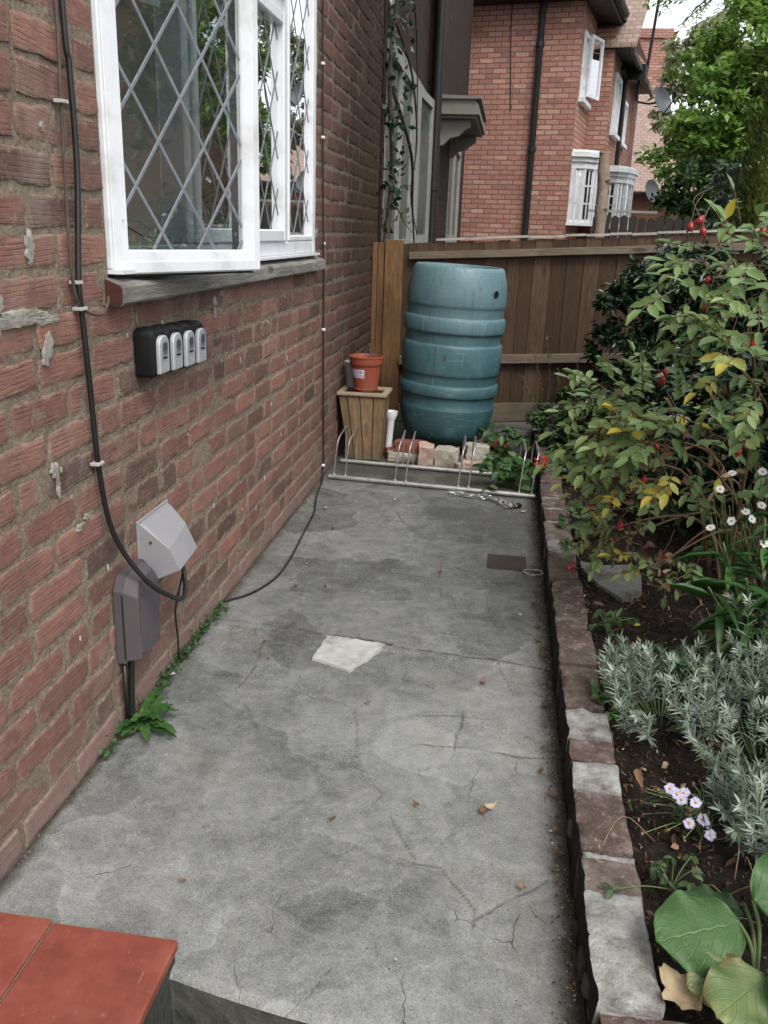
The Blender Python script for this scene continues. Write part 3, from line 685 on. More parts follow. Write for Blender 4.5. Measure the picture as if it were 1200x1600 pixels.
def own_house():
    H = thing('brick_house', 'rustic brick house on the left with an open white leaded window', 'house', (-1.5, 3, -.17))
    off = Vector((1.5, -3, .17))
    X = Matrix.Translation(off)
    # mortar / wall core
    b = MB(); b.X = X
    ya, yb, zt = -2., 5.95, 5.2; xm = -.0055
    for (y0, y1, z0, z1) in ((ya, WY0, -.17, zt), (WY1, yb, -.17, zt), (WY0, WY1, -.17, WZ0), (WY0, WY1, WZ1, zt)):
        if y0 == ya or y1 == yb or True:
            nyy = max(1, int((y1-y0)/.04)); nzz = max(1, int((min(z1, 3.4)-z0)/.04))
            ids = {}
            for i in range(nyy+1):
                for k in range(nzz+1):
                    yy = y0+(y1-y0)*i/nyy; z_ = z0+(z1-z0)*k/nzz
                    inn = 0 < i < nyy and 0 < k < nzz
                    ids[i, k] = b.addv((xm+(rng.uniform(-.0022, .0022) if inn else 0), yy, z_))
            for i in range(nyy):
                for k in range(nzz): b.face((ids[i, k], ids[i+1, k], ids[i+1, k+1], ids[i, k+1]))
    x0 = -.26
    # reveals round the opening
    b.poly([(xm, WY0, WZ0), (x0, WY0, WZ0), (x0, WY0, WZ1), (xm, WY0, WZ1)]); b.poly([(xm, WY1, WZ0), (x0, WY1, WZ0), (x0, WY1, WZ1), (xm, WY1, WZ1)])
    b.poly([(xm, WY0, WZ0), (x0, WY0, WZ0), (x0, WY1, WZ0), (xm, WY1, WZ0)]); b.poly([(xm, WY0, WZ1), (x0, WY0, WZ1), (x0, WY1, WZ1), (xm, WY1, WZ1)])
    b.poly([(xm, ya, -.17), (-6, ya, -.17), (-6, ya, zt), (xm, ya, zt)])
    b.build('mortar_joints', 'mortar', H, recalc=False)
    # bricks, each with its own outline, depth and colour
    b = MB(); b.X = X
    ch, jw = .0752, .0145; row = 0; z = -.155
    while z < 3.35:
        y = 1.12-(.1125 if row % 2 else 0)-rng.uniform(0, .02)
        zz0 = z+jw/2; zz1 = z+ch-jw/2
        while y < yb:
            L = .225 if rng.random() < .8 else .1125
            y0 = y+jw/2+rng.uniform(-.003, .003); y1 = y+L-jw/2+rng.uniform(-.003, .003); y += L
            if y1 > yb-.005: y1 = yb-.005
            if y1-y0 < .03: continue
            b.T = min(1, max(0, rng.gauss(.5, .24))); b.T2 = rng.random()
            segs = [(y0, y1)]
            if zz1 > WZ0-.05 and zz0 < WZ1:
                ns = []
                for a, c in segs:
                    if c <= WY0-.004 or a >= WY1+.012: ns.append((a, c)); continue
                    if a < WY0-.004: ns.append((a, WY0-.006))
                    if c > WY1+.012: ns.append((WY1+.012+rng.uniform(0, .006), c))
                segs = [s for s in ns if s[1]-s[0] > .02]
            dz = rng.uniform(-.0015, .0015)
            for a, c in segs: irregular_brick(b, a, c, zz0+dz, zz1+dz+rng.uniform(-.0025, .0025), rng.uniform(-.0046, -.0008))
        z += ch; row += 1
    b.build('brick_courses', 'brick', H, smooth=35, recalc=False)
    # cement smears left on the face of the wall
    b = MB(); b.X = X
    def blob(cy, cz, ry, rz, th=.004, n=44, seed=0):
        b = MB(); b.X = X
        r_ = random.Random(seed); ph = [r_.uniform(0, 6.28) for _ in range(4)]
        rings = []
        for q, (s, h) in enumerate(((1., -.004), (.93, th*.6), (.75, th), (.4, th*1.1))):
            ring = []
            for i in range(n):
                a = 2*math.pi*i/n; w = .8+.9*(float(fbm(3+math.cos(a)*.9+seed*2.3, 4+math.sin(a)*.9, 2.2, 4))-.44)+r_.uniform(-.12, .12)
                ring.append(b.addv((h+.001+(r_.uniform(-.0012, .0012) if q else 0), cy+ry*s*w*math.cos(a), cz+rz*s*w*math.sin(a))))
            rings.append(ring)
        for q in range(3):
            for i in range(n): b.face((rings[q][i], rings[q][(i+1) % n], rings[q+1][(i+1) % n], rings[q+1][i]))
        b.face(rings[-1]); b.build('cement_smear', 'wallcement', H, smooth=50)
    for i, a in enumerate([(1.50, 1.045, .12, .019), (1.42, 1.07, .04, .055), (1.60, 1.035, .06, .012), (1.60, .985, .02, .036), (1.565, 1.165, .017, .034), (1.585, .962, .012, .02), (1.585, .735, .018, .022), (1.592, .70, .006, .03),
                           (1.70, .60, .012, .009), (1.665, .585, .014, .010), (2.60, 1.0, .016, .022), (2.60, .965, .011, .02), (2.66, 1.02, .007, .012),
                           (1.645, 1.385, .006, .010), (4.03, 1.2, .012, .02), (4.02, 1.105, .03, .018), (4.0, 1.5, .01, .05), (4.005, 1.9, .008, .07)]):
        blob(*a, seed=i, th=.0012)
    rj = random.Random(5)
    for k in range(26):   # thin white drips
        y = rj.uniform(1.6, 3.6); z_ = rj.uniform(.15, 1.0); l = rj.uniform(.006, .022)
        b = MB(); b.X = X; b.box((-.001, y, z_), (.0022, y+rj.uniform(.0012, .0025), z_+l)); b.build('white_drip', 'cement', H)
    # timber sill
    b = MB(); b.X = X; n = 26; prof = [(-.04, 1.045), (.036, 1.042), (.042, 1.048), (.043, 1.08), (.037, 1.089), (-.04, 1.108)]
    rings = []
    for i in range(n+1):
        y = 1.862+(4.04-1.862)*i/n
        rings.append([b.addv((x+rng.uniform(-.0016, .0016), y, z_+rng.uniform(-.0016, .0016))) for x, z_ in prof])
    for i in range(n):
        for k in range(6): b.face((rings[i][k], rings[i][(k+1) % 6], rings[i+1][(k+1) % 6], rings[i+1][k]))
    b.face(rings[0]); b.face(rings[-1])
    sill = b.build('window_sill', 'silltimber', H, smooth=30)
    b = MB(); b.X = X; b.prism([(.002, 1.046), (.035, 1.044), (.04, 1.05), (.041, 1.079), (.036, 1.087), (.002, 1.1)], 1, 1.858, 1.8612)
    b.build('painted_end', 'sillred', sill)
    # window frame: jambs, head, sill rail, mullions, transom over the middle lights
    b = MB(); b.X = X; fx0, fx1 = -.07, .006
    def fr(y0, y1, z0, z1, x1=fx1, x0=fx0): b.box((x0, y0, z0), (x1, y1, z1), .004)
    z0, z1 = 1.118, WZ1-.012
    fr(WY0+.004, WY0+.05, z0, z1); fr(WY1-.052, WY1-.006, z0, z1)
    fr(WY0+.05, WY1-.052, z0, z0+.05, fx1-.0015); fr(WY0+.05, WY1-.052, z1-.05, z1, fx1-.0015)
    mull = [2.385, 2.915, 3.445]
    for y in mull: fr(y, y+.048, z0+.05, z1-.05, fx1-.003)
    for y0, y1 in ((mull[0]+.048, mull[1]), (mull[1]+.048, mull[2])): fr(y0, y1, 1.955, 2.0, fx1-.0045)
    b.box((-.05, WY0+.002, 1.1085), (.03, WY1-.01, 1.1175), 0)
    F = b.build('window_frame', 'white', H, smooth=30)
    # closed sashes (beads) for the three closed lights
    b = MB(); b.X = X; panes = []
    def sash(y0, y1, z0, z1, w=.042, xa=-.04, xb=.014):
        b.box((xa, y0, z0), (xb, y0+w, z1), .005); b.box((xa, y1-w, z0), (xb, y1, z1), .005)
        b.box((xa, y0+w, z0), (xb-.001, y1-w, z0+w), .005); b.box((xa, y0+w, z1-w), (xb-.001, y1-w, z1), .005)
        panes.append((y0+w, y1-w, z0+w, z1-w))
    sash(mull[0]+.05, mull[1]-.002, z0+.052, 1.953); sash(mull[1]+.05, mull[2]-.002, z0+.052, 1.953)
    for y0, y1 in ((mull[0]+.05, mull[1]-.002), (mull[1]+.05, mull[2]-.002)): sash(y0, y1, 2.002, z1-.052)
    sash(mull[2]+.05, WY1-.054, z0+.052, z1-.052, .022, -.03, .008)
    b.build('closed_sashes', 'white', F, smooth=30)
    b = MB(); b.X = X
    for (a, c, d, e) in panes: b.poly([(-.012, a-.005, d-.005), (-.012, c+.005, d-.005), (-.012, c+.005, e+.005), (-.012, a-.005, e+.005)])
    b.build('glass_panes', 'glass', F, recalc=False)
    def diamonds(b, y0, y1, z0, z1, px, pz, x, hw=.0035, th=.0012, oy=0, oz=0):
        m = pz/px   # slope
        for sgn in (1, -1):
            k = -40
            while k < 60:
                # line z = sgn*m*(y-y0) + c
                c = z0+oz+k*pz; k += 1
                pts = []
                for yy in (y0, y1):
                    z_ = sgn*m*(yy-y0-oy)+c
                    if z0 <= z_ <= z1: pts.append((yy, z_))
                for zz in (z0, z1):
                    yy = (zz-c)/(sgn*m)+y0+oy
                    if y0 < yy < y1: pts.append((yy, zz))
                if len(pts) < 2: continue
                p, q = pts[0], pts[1]; d = Vector((0, q[0]-p[0], q[1]-p[1]))
                if d.length < .01: continue
                d.normalize(); s = Vector((0, -d.z, d.y))*hw
                P = [Vector((x, *p))-s, Vector((x, *q))-s, Vector((x, *q))+s, Vector((x, *p))+s]
                o = Vector((th+(.0004 if sgn > 0 else 0), 0, 0))
                ids = [b.addv(v) for v in P]+[b.addv(v+o-s*.3*(1 if i > 1 else -1)) for i, v in enumerate(P)]
                b.face(ids[4:8])
                for i in range(4): b.face((ids[i], ids[(i+1) % 4], ids[4+(i+1) % 4], ids[4+i]))
    b = MB(); b.X = X
    for (a, c, d, e) in panes: diamonds(b, a, c, d, e, .154, .2, -.0115, hw=.0042, oy=.05, oz=.1)
    b.build('lead_lattice', 'lead', F)
    # open casement, hinged on its near side
    ang = math.atan2(.2, .48)
    hy, hx = 1.905, .006
    HX = X @ Matrix.Translation((hx, hy, 0)) @ Matrix.Rotation(-ang, 4, 'Z')
    b = MB(); b.X = HX; w = .522; c0, c1 = 1.106, 2.33; ww = .054
    def mitre(y0, y1, z0, z1, ww, xa, xb):
        # mitred rectangular frame with a small chamfer step towards the glass
        for (x_, inset0, inset1) in (): pass
        O = [(y0, z0), (y1, z0), (y1, z1), (y0, z1)]
        def ring(ins, x): return [b.addv((x, O[i][0]+ins*(1 if i in (0, 3) else -1), O[i][1]+ins*(1 if i in (0, 1) else -1))) for i in range(4)]
        rs = [ring(0, xa), ring(0, xb-.004), ring(.004, xb), ring(ww*.5, xb), ring(ww*.53, xb-.002), ring(ww*.93, xb-.006), ring(ww, xb-.014), ring(ww, xa)]
        for q in range(len(rs)):
            A, B = rs[q], rs[(q+1) % len(rs)]
            for i in range(4): b.face((A[i], A[(i+1) % 4], B[(i+1) % 4], B[i]))
    mitre(0, w, c0, c1, ww, -.055, .0)
    K = b.build('open_casement', 'white', H, smooth=20)
    b = MB(); b.X = HX; b.poly([(-.02, ww-.004, c0+ww-.004), (-.02, w-ww+.004, c0+ww-.004), (-.02, w-ww+.004, c1-ww+.004), (-.02, ww-.004, c1-ww+.004)])
    b.build('glass_pane', 'glass', K, recalc=False)
    b = MB(); b.X = HX; diamonds(b, ww, w-ww, c0+ww, c1-ww, .154, .2, -.0195, hw=.0046, oy=.042, oz=.14); b.build('lead_lattice', 'lead', K)
    b = MB(); b.X = HX; b.box((-.05, -.005, c0+.004), (-.004, -.0005, c1-.004)); b.box((-.05, .006, c0-.006), (-.012, w-.02, c0-.0005)); b.build('rubber_seal', 'black', K)
    b = MB(); b.X = HX; b.box((-.026, .125, 1.68), (-.022, .2, 1.78)); lab = b.build('glass_sticker', 'labelw', K)
    b = MB(); b.X = HX; b.box((-.0219, .13, 1.69), (-.0213, .165, 1.702)); b.build('sticker_print', 'blueprint', K)
    # room behind the glass
    b = MB(); b.X = X; b.box((-3.6, 1.0, .0), (-.262, 5.4, 2.45)); b.X = X
    rm = b.build('room_shell', 'room', H)
    me = rm.data; import bmesh
    bm = bmesh.new(); bm.from_mesh(me)
    for f in list(bm.faces):
        if abs(f.normal.x) > .9: bmesh.ops.delete(bm, geom=[f], context='FACES')  # back wall left open, added so sky light brightens the room
    bm.to_mesh(me); bm.free()
    b = MB(); b.X = X     # inner face of the wall round the opening, inner sill board
    for (y0, y1, z0_, z1_) in ((1., WY0, 0, 2.45), (WY1, 5.4, 0, 2.45), (WY0, WY1, 0, WZ0), (WY0, WY1, WZ1, 2.45)): b.poly([(-.261, y0, z0_), (-.261, y1, z0_), (-.261, y1, z1_), (-.261, y0, z1_)])
    b.box((-.55, WY0+.005, 1.096), (-.072, WY1-.005, 1.116))
    b.build('inner_sill', 'room', H)
    b = MB(); b.X = X   # eaves
    b.box((-6, -2, 5.2), (.38, 5.95, 5.32)); b.prism([(-6, 5.33), (.42, 5.33), (-2.9, 8.0)], 1, -2.2, 5.96)
    b.build('roof', 'rooftile', H, uv=True)
own_house()
def window_plant():
    t = thing('potted_plant', 'strap leaved pot plant on the inner sill seen through the open casement', 'plant', (-.24, 2.12, 1.117))
    b = MB(); b.lathe([(0, 0), (.05, 0), (.065, .1), (.058, .1), (.05, .085), (0, .085)], seg=20); b.build('pot', 'greypot', t, smooth=40)
    it = []
    for i in range(34):
        a = rng.uniform(0, 6.28); el = rng.uniform(.5, 1.3); L = rng.uniform(.14, .27)
        d = Vector((math.cos(a)*math.cos(el), math.sin(a)*math.cos(el), math.sin(el)))
        it.append(((0, 0, .085), d, (-d.x*.3, -d.y*.3, 1), L, .022, rng.uniform(.3, 1)))
    leaves('foliage', it, 'fresh', 'blade', t, curl=.45)
window_plant()

# ------------------------------------------------------------------ cables, boxes on the wall
def wall_cables():
    t = thing('black_cable', 'thick black cable clipped down the brick wall and looping into the grey cowl', 'cable', (0, 1.72, 1.2))
    X = Matrix.Translation((0, -1.72, -1.2))
    b = MB(); b.X = X
    pts = [(.012, 1.728, 2.4), (.012, 1.735, 1.62), (.014, 1.742, 1.5), (.014, 1.744, 1.32), (.013, 1.726, 1.17), (.013, 1.716, 1.09), (.013, 1.722, 1.03), (.012, 1.736, .87), (.012, 1.748, .71), (.016, 1.772, .57), (.035, 1.80, .48), (.075, 1.835, .395), (.1, 1.9, .335), (.098, 1.985, .29), (.08, 2.06, .285), (.06, 2.1, .33), (.05, 2.08, .40)]
    b.tube(pts, .0062, 10, k=8)
    b.build('main_cable', 'black', t, smooth=True)
    b = MB(); b.X = X
    pts = [(.01, 1.716, 2.4), (.01, 1.714, 1.62), (.01, 1.706, 1.45), (.01, 1.70, 1.3), (.01, 1.695, 1.16), (.011, 1.702, 1.085), (.012, 1.716, 1.055), (.02, 1.745, 1.036), (.025, 1.79, 1.032), (.02, 1.83, 1.05), (.012, 1.85, 1.062)]
    b.tube(pts, .0035, 8, k=8); b.build('thin_cable', 'brownwire', t, smooth=True)
    for (y, z, w) in ((1.706, 1.435, .012), (1.722, 1.047, .016), (1.748, .71, .016), (1.712, 1.10, .012)):
        b = MB(); b.X = X; b.box((0, y-w, z-.0035), (.021, y+w*.8, z+.0035), .001); b.build('cable_clip', 'clip', t)
    # thin wire to the ground
    t = thing('thin_wire', 'thin wire hanging from the grey cowl to the foot of the brick wall', 'wire', (.03, 2.1, .3))
    b = MB(); b.X = Matrix.Translation((-.03, -2.1, -.3))
    b.tube([(.06, 2.11, .36), (.05, 2.12, .3), (.03, 2.11, .2), (.02, 2.14, .1), (.012, 2.17, .01), (.02, 2.2, .006), (.012, 2.4, .006)], .003, 6); b.build('wire', 'black', t, smooth=True)
    t = thing('telephone_wire', 'thin dark wire pinned up the wall beside the window, trailing onto the path', 'wire', (0, 4.15, 1.2))
    X = Matrix.Translation((0, -4.15, -1.2))
    b = MB(); b.X = X
    pts = [(.007, 4.07, 3.2), (.007, 4.09, 2.2), (.007, 4.115, 1.6), (.01, 4.14, 1.12), (.01, 4.145, 1.07), (.009, 4.16, 1.0), (.007, 4.175, .76), (.007, 4.2, .3), (.008, 4.21, .06), (.02, 4.12, .012), (.05, 3.85, .006), (.09, 3.62, .006), (.11, 3.3, .006), (.125, 3.05, .006), (.12, 2.84, .006), (.07, 2.68, .006), (.004, 2.6, .008)]
    b.tube(pts, .0042, 7, k=8); b.build('wire', 'black', t, smooth=True)
    for (y, z) in ((4.10, 1.905), (4.116, 1.61), (4.155, 1.155), (4.175, .757), (4.208, .068)):
        b = MB(); b.X = X; b.box((0, y-.008, z-.006), (.016, y+.008, z+.006), .002); b.build('cable_clip', 'labelw', t)
def key_safes():
    cols = ['leftmost, broad black side showing', 'second from the left', 'second from the right', 'rightmost']
    lab = ['grey fronted key safe nearest the camera, whose whole black side shows', 'grey fronted key safe second in the row, just beyond the nearest one', 'grey fronted key safe third in the row, one before the farthest', 'grey fronted key safe farthest along the row, under the window']
    proto = None
    for i in range(4):
        loc = (0, 2.0+i*.0905, .86-.003*i)
        if i:
            t = copy_tree(proto); t.location = loc; t['label'] = lab[i]
            t.rotation_euler = (rng.uniform(-.03, .03), 0, 0); continue
        t = thing('key_safe', lab[0], 'key safe', loc, group='key safes in a row on the brick wall'); proto = t
        def rr(y0, y1, z0, z1, rt, rb, n=5):
            P = []
            for (cy, cz, r, a0) in ((y1-rb, z0+rb, rb, -90), (y1-rt, z1-rt, rt, 0), (y0+rt, z1-rt, rt, 90), (y0+rb, z0+rb, rb, 180)):
                for k in range(n+1):
                    a = R(a0+90*k/n); P.append((cy+r*math.cos(a), cz+r*math.sin(a)))
            return P
        def loft(b, secs):
            rings = [[b.addv((x, p[0], p[1])) for p in P] for x, P in secs]; n = len(rings[0])
            for q in range(len(rings)-1):
                for k in range(n): b.face((rings[q][k], rings[q][(k+1) % n], rings[q+1][(k+1) % n], rings[q+1][k]))
            b.face(rings[-1]); b.face(rings[0][::-1])
        b = MB(); loft(b, [(.0, rr(0, .086, 0, .118, .02, .01)), (.036, rr(0, .086, 0, .118, .02, .01)), (.046, rr(.003, .083, .003, .113, .018, .008)), (.05, rr(.007, .079, .008, .107, .016, .006))])
        b.build('rubber_case', 'keyblack', t, smooth=35)
        b = MB(); loft(b, [(.048, rr(.012, .074, .008, .1, .022, .003)), (.056, rr(.012, .074, .008, .1, .022, .003)), (.059, rr(.015, .071, .011, .097, .02, .003))])
        f = b.build('front_panel', 'keysilver', t, smooth=35)
        b = MB(); loft(b, [(.0592, rr(.024, .062, .05, .088, .012, .008)), (.0602, rr(.024, .062, .05, .088, .012, .008))]); b.build('dial_window', 'dialgrey', f)
        b = MB(); loft(b, [(.0603, rr(.029, .057, .062, .083, .008, .008)), (.0612, rr(.029, .057, .062, .083, .008, .008))])
        for k in range(3): b.box((.0603, .031, .0545+k*.0035), (.0608, .055, .0562+k*.0035))
        b.build('number_wheels', 'labelk', f)
        b = MB(); b.box((.0592, .03, .044), (.0612, .056, .0485), .0008); b.build('opening_catch', 'keyblack', f)
def cowl_and_box():
    t = thing('vent_cowl', 'pale grey plastic cowl low on the brick wall with the black cable entering it', 'vent cover', (0, 2.03, .42))
    X = Matrix.Translation((0, -2.03, -.42))
    b = MB(); b.X = X
    L = [(.0, 1.962, .335), (.0, 1.962, .498), (.022, 1.972, .486), (.078, 1.968, .432), (.104, 1.97, .376), (.012, 1.966, .332)]
    Rr = [(.0, 2.15, .335), (.0, 2.15, .498), (.02, 2.14, .49), (.062, 2.13, .447), (.098, 2.115, .385), (.012, 2.15, .332)]
    li = [b.addv(p) for p in L]; ri = [b.addv(p) for p in Rr]
    b.face(li); b.face(ri[::-1])
    for k in (1, 2, 3): b.face((li[k], li[k+1], ri[k+1], ri[k]))
    o = b.build('hood', 'cowl', t)
    mod = o.modifiers.new('thickness', 'SOLIDIFY'); mod.thickness = .003; mod2 = o.modifiers.new('soft', 'BEVEL'); mod2.width = .0035; mod2.segments = 3; mod2.limit_method = 'ANGLE'
    b = MB(); b.X = X; b.box((-.004, 1.955, .33), (.004, 2.158, .503), .002); b.build('back_plate', 'cowl', t)
    for z in (.352, .447):
        b = MB(); b.X = X @ Matrix.Translation((.03, 1.966, z)) @ Matrix.Rotation(R(90), 4, 'X'); b.lathe([(0, .004), (.0035, .004), (.004, .002), (.004, -.004)], seg=12); b.build('screw', 'iron', t)
    t = thing('cable_box', 'tall purple grey box on the brick wall just under the grey cowl', 'junction box', (0, 1.87, .3))
    X = Matrix.Translation((0, -1.87, -.3)); b = MB(); b.X = X
    b.prism([(1.80, .188), (1.955, .188), (1.955, .392), (1.93, .415), (1.825, .412), (1.80, .378)], 0, 0, .022)
    b.build('back_case', 'meter', t)
    b = MB(); b.X = X
    A = [(.0215, 1.803, .192), (.0215, 1.952, .192), (.0215, 1.952, .39), (.0215, 1.928, .412), (.0215, 1.827, .409), (.0215, 1.803, .376)]
    B = [(.058, 1.812, .197), (.058, 1.935, .197), (.058, 1.935, .368), (.05, 1.92, .398), (.05, 1.836, .395), (.058, 1.812, .36)]
    a = [b.addv(p) for p in A]; c = [b.addv(p) for p in B]
    for k in range(6): b.face((a[k], a[(k+1) % 6], c[(k+1) % 6], c[k]))
    b.face(c[::-1]); o = b.build('front_cover', 'meter', t)
    m = o.modifiers.new('soft', 'BEVEL'); m.width = .003; m.segments = 2
    b = MB(); b.X = X; b.tube([(.02, 1.835, .19), (.016, 1.835, .12), (.012, 1.83, .0)], .009, 8); b.tube([(.01, 1.815, .19), (.01, 1.812, .0)], .006, 8); b.build('outlet_conduit', 'black', t, smooth=True)
    b = MB(); b.X = X; b.box((.0205, 1.7985, .2), (.0235, 1.8, .37)); b.build('cover_seam', 'gutter', t)
    for (y, z) in ((1.825, .21), (1.923, .21), (1.84, .36)):
        b = MB(); b.X = X @ Matrix.Translation((.058, y, z)) @ Matrix.Rotation(R(90), 4, 'Y'); b.lathe([(0, .002), (.0035, .002), (.0042, 0)], seg=10); b.build('screw', 'iron', t)
wall_cables(); key_safes(); cowl_and_box()

# ------------------------------------------------------------------ front step and kerb
def front_step():
    t = thing('tiled_step', 'red quarry tiled step at the bottom left corner, on a grey rendered base', 'step', (.2, 1.0, -.17))
    X = Matrix.Translation((-.2, -1.0, .17)); b = MB(); b.X = X
    b.prism([(-.3, -.17), (.398, -.17), (.394, .028), (-.3, .028)], 1, .905, 1.135)
    b.build('step_base', 'step', t)
    b = MB(); b.X = X; b.box((-.3, .9, .0285), (.394, 1.128, .0445)); b.build('grout_bed', 'tilegrout', t)
    for (x0, x1) in ((-.29, -.057), (-.053, .173), (.1775, .405)):
        b = MB(); b.X = X @ Matrix.Translation((0, 1.13, 0)) @ Matrix.Rotation(R(-4.5), 4, 'Z') @ Matrix.Translation((0, -1.13, 0)) if False else X
        b.box((x0, .904, .03), (x1, 1.136-.03*max(0, x0+.05), .052), .004); o = b.build('quarry_tile', 'tile', t, smooth=30)
    b = MB(); b.X = X; b.box((-.3, .2, -.17), (.36, .895, -.09)); b.build('lower_tread', 'step', t)
def kerb():
    t = thing('brick_edging', 'low edging of old purple brown bricks between the path and the flower bed', 'kerb', (1.14, 2.5, -.17))
    X = Matrix.Translation((-1.14, -2.5, .17))
    rows = [(3.77, 3.98), (3.6, 3.755), (3.43, 3.585), (3.2, 3.415), (2.80, 3.04), (2.60, 2.785), (2.405, 2.585), (2.17, 2.39), (1.935, 2.155), (1.71, 1.80), (1.405, 1.59), (1.2, 1.39), (4.0, 4.21), (4.23, 4.44), (4.46, 4.67), (4.69, 4.9), (4.92, 5.13), (5.15, 5.36), (5.38, 5.59)]
    def lump(b, x0, x1, y0, y1, z0, z1, seed, rough=.0035, bev=.009):
        # rounded, worn block built as a displaced grid box
        nx, ny, nz = 9, max(4, int((y1-y0)/.012)), 8; ids = {}
        def vt(i, j, k):
            if (i, j, k) in ids: return ids[i, j, k]
            x = x0+(x1-x0)*i/nx; y = y0+(y1-y0)*j/ny; z = z0+(z1-z0)*k/nz
            c = Vector(((x0+x1)/2, (y0+y1)/2, (z0+z1)/2)); h = Vector(((x1-x0)/2, (y1-y0)/2, (z1-z0)/2)); p = Vector((x, y, z))-c
            q = Vector([math.copysign(min(abs(p[a]), h[a]-bev), p[a]) for a in range(3)]); d = p-q
            if d.length > 1e-6: d = d.normalized()*min(d.length, bev)
            p = c+q+d
            s = seed*3.7
            p += Vector(((float(fbm(y*1+s, z+3, 26, 3))-.44), (float(fbm(x+s, z+7, 26, 3))-.44), (float(fbm(x+s, y, 26, 3))-.44)))*rough*3
            ids[i, j, k] = b.addv(p); return ids[i, j, k]
        for i in range(nx):
            for j in range(ny): b.face((vt(i, j, nz), vt(i+1, j, nz), vt(i+1, j+1, nz), vt(i, j+1, nz)))
        for j in range(ny):
            for k in range(nz):
                b.face((vt(0, j, k), vt(0, j, k+1), vt(0, j+1, k+1), vt(0, j+1, k))); b.face((vt(nx, j, k), vt(nx, j+1, k), vt(nx, j+1, k+1), vt(nx, j, k+1)))
        for i in range(nx):
            for k in range(nz):
                b.face((vt(i, 0, k), vt(i+1, 0, k), vt(i+1, 0, k+1), vt(i, 0, k+1))); b.face((vt(i, ny, k), vt(i, ny, k+1), vt(i+1, ny, k+1), vt(i+1, ny, k)))
    r_ = random.Random(4)
    for i, (a, c) in enumerate(rows):
        b = MB(); b.X = X
        b.T = [.3, .8, .7, .9, .5, .25, .3, .45, .7, .6, .62, .95, .4, .5, .3, .5, .4, .5, .4][i]
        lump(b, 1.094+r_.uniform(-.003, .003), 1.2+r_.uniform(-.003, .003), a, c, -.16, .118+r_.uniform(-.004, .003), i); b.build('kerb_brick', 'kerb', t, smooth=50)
    for i, (a, c) in enumerate([(1.1, 1.31), (1.325, 1.53), (1.545, 1.75), (1.77, 1.98)]):
        b = MB(); b.X = X; b.T = .6+.1*i; lump(b, a, c, .952, 1.052, -.16, .112, 20+i); b.build('kerb_brick', 'kerb', t, smooth=50)
    b = MB(); b.X = X
    b.box((1.103, 1.055, -.16), (1.192, 5.59, .100)); b.build('bedding_mortar', 'wallcement', t)
    b = MB(); b.X = X
    for i, (a, c, h) in enumerate([(1.06, 1.195, .121), (1.598, 1.705, .119), (1.808, 1.926, .118), (3.05, 3.19, .118), (3.41, 3.435, .114), (3.583, 3.603, .114), (3.75, 3.775, .113), (1.39, 1.408, .113), (1.19, 1.3, .1195)]):
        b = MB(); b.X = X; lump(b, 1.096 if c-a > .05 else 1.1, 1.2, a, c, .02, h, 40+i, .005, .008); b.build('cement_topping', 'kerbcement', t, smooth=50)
    for i, (x, y, z, r) in enumerate([(1.088, 1.18, .03, .02), (1.09, 1.12, .05, .016), (1.089, 1.52, .05, .014), (1.09, 1.30, .0, .012)]):
        b = MB(); b.X = X; lump(b, x-.002, x+.02, y, y+r*2.2, z, z+r*2, 60+i, .004, .006); b.build('cement_splash', 'step', t, smooth=50)
front_step(); kerb()

# ------------------------------------------------------------------ drain, barrel and company
def drain():
    t = thing('drain_cover', 'small dark ribbed drain cover set in the path beside the kerb', 'drain cover', (.952, 3.2, 0))
    X = Matrix.Translation((-.952, -3.2, 0)); b = MB(); b.X = X
    b.box((.878, 3.125, -.02), (1.03, 3.28, .003)); 
    b.build('plate', 'iron', t)
    b = MB(); b.X = X
    for i in range(16): b.box((.886+i*.009, 3.135, .0032), (.890+i*.009, 3.27, .006))
    b.build('ribs', 'iron', t)
    b = MB(); b.X = Matrix.Translation((1.055, 3.1, .008))
    pts = [(.035*math.cos(a*.5)+rng.uniform(-.004, .004), .028*math.sin(a*.5)+rng.uniform(-.003, .003), .002*(a % 3)) for a in range(26)]
    b.tube(pts, .0013, 5, k=3); tag(b.build('coil_of_string', 'clip', smooth=True), 'small coil of pale string lying beside the drain cover', 'string')
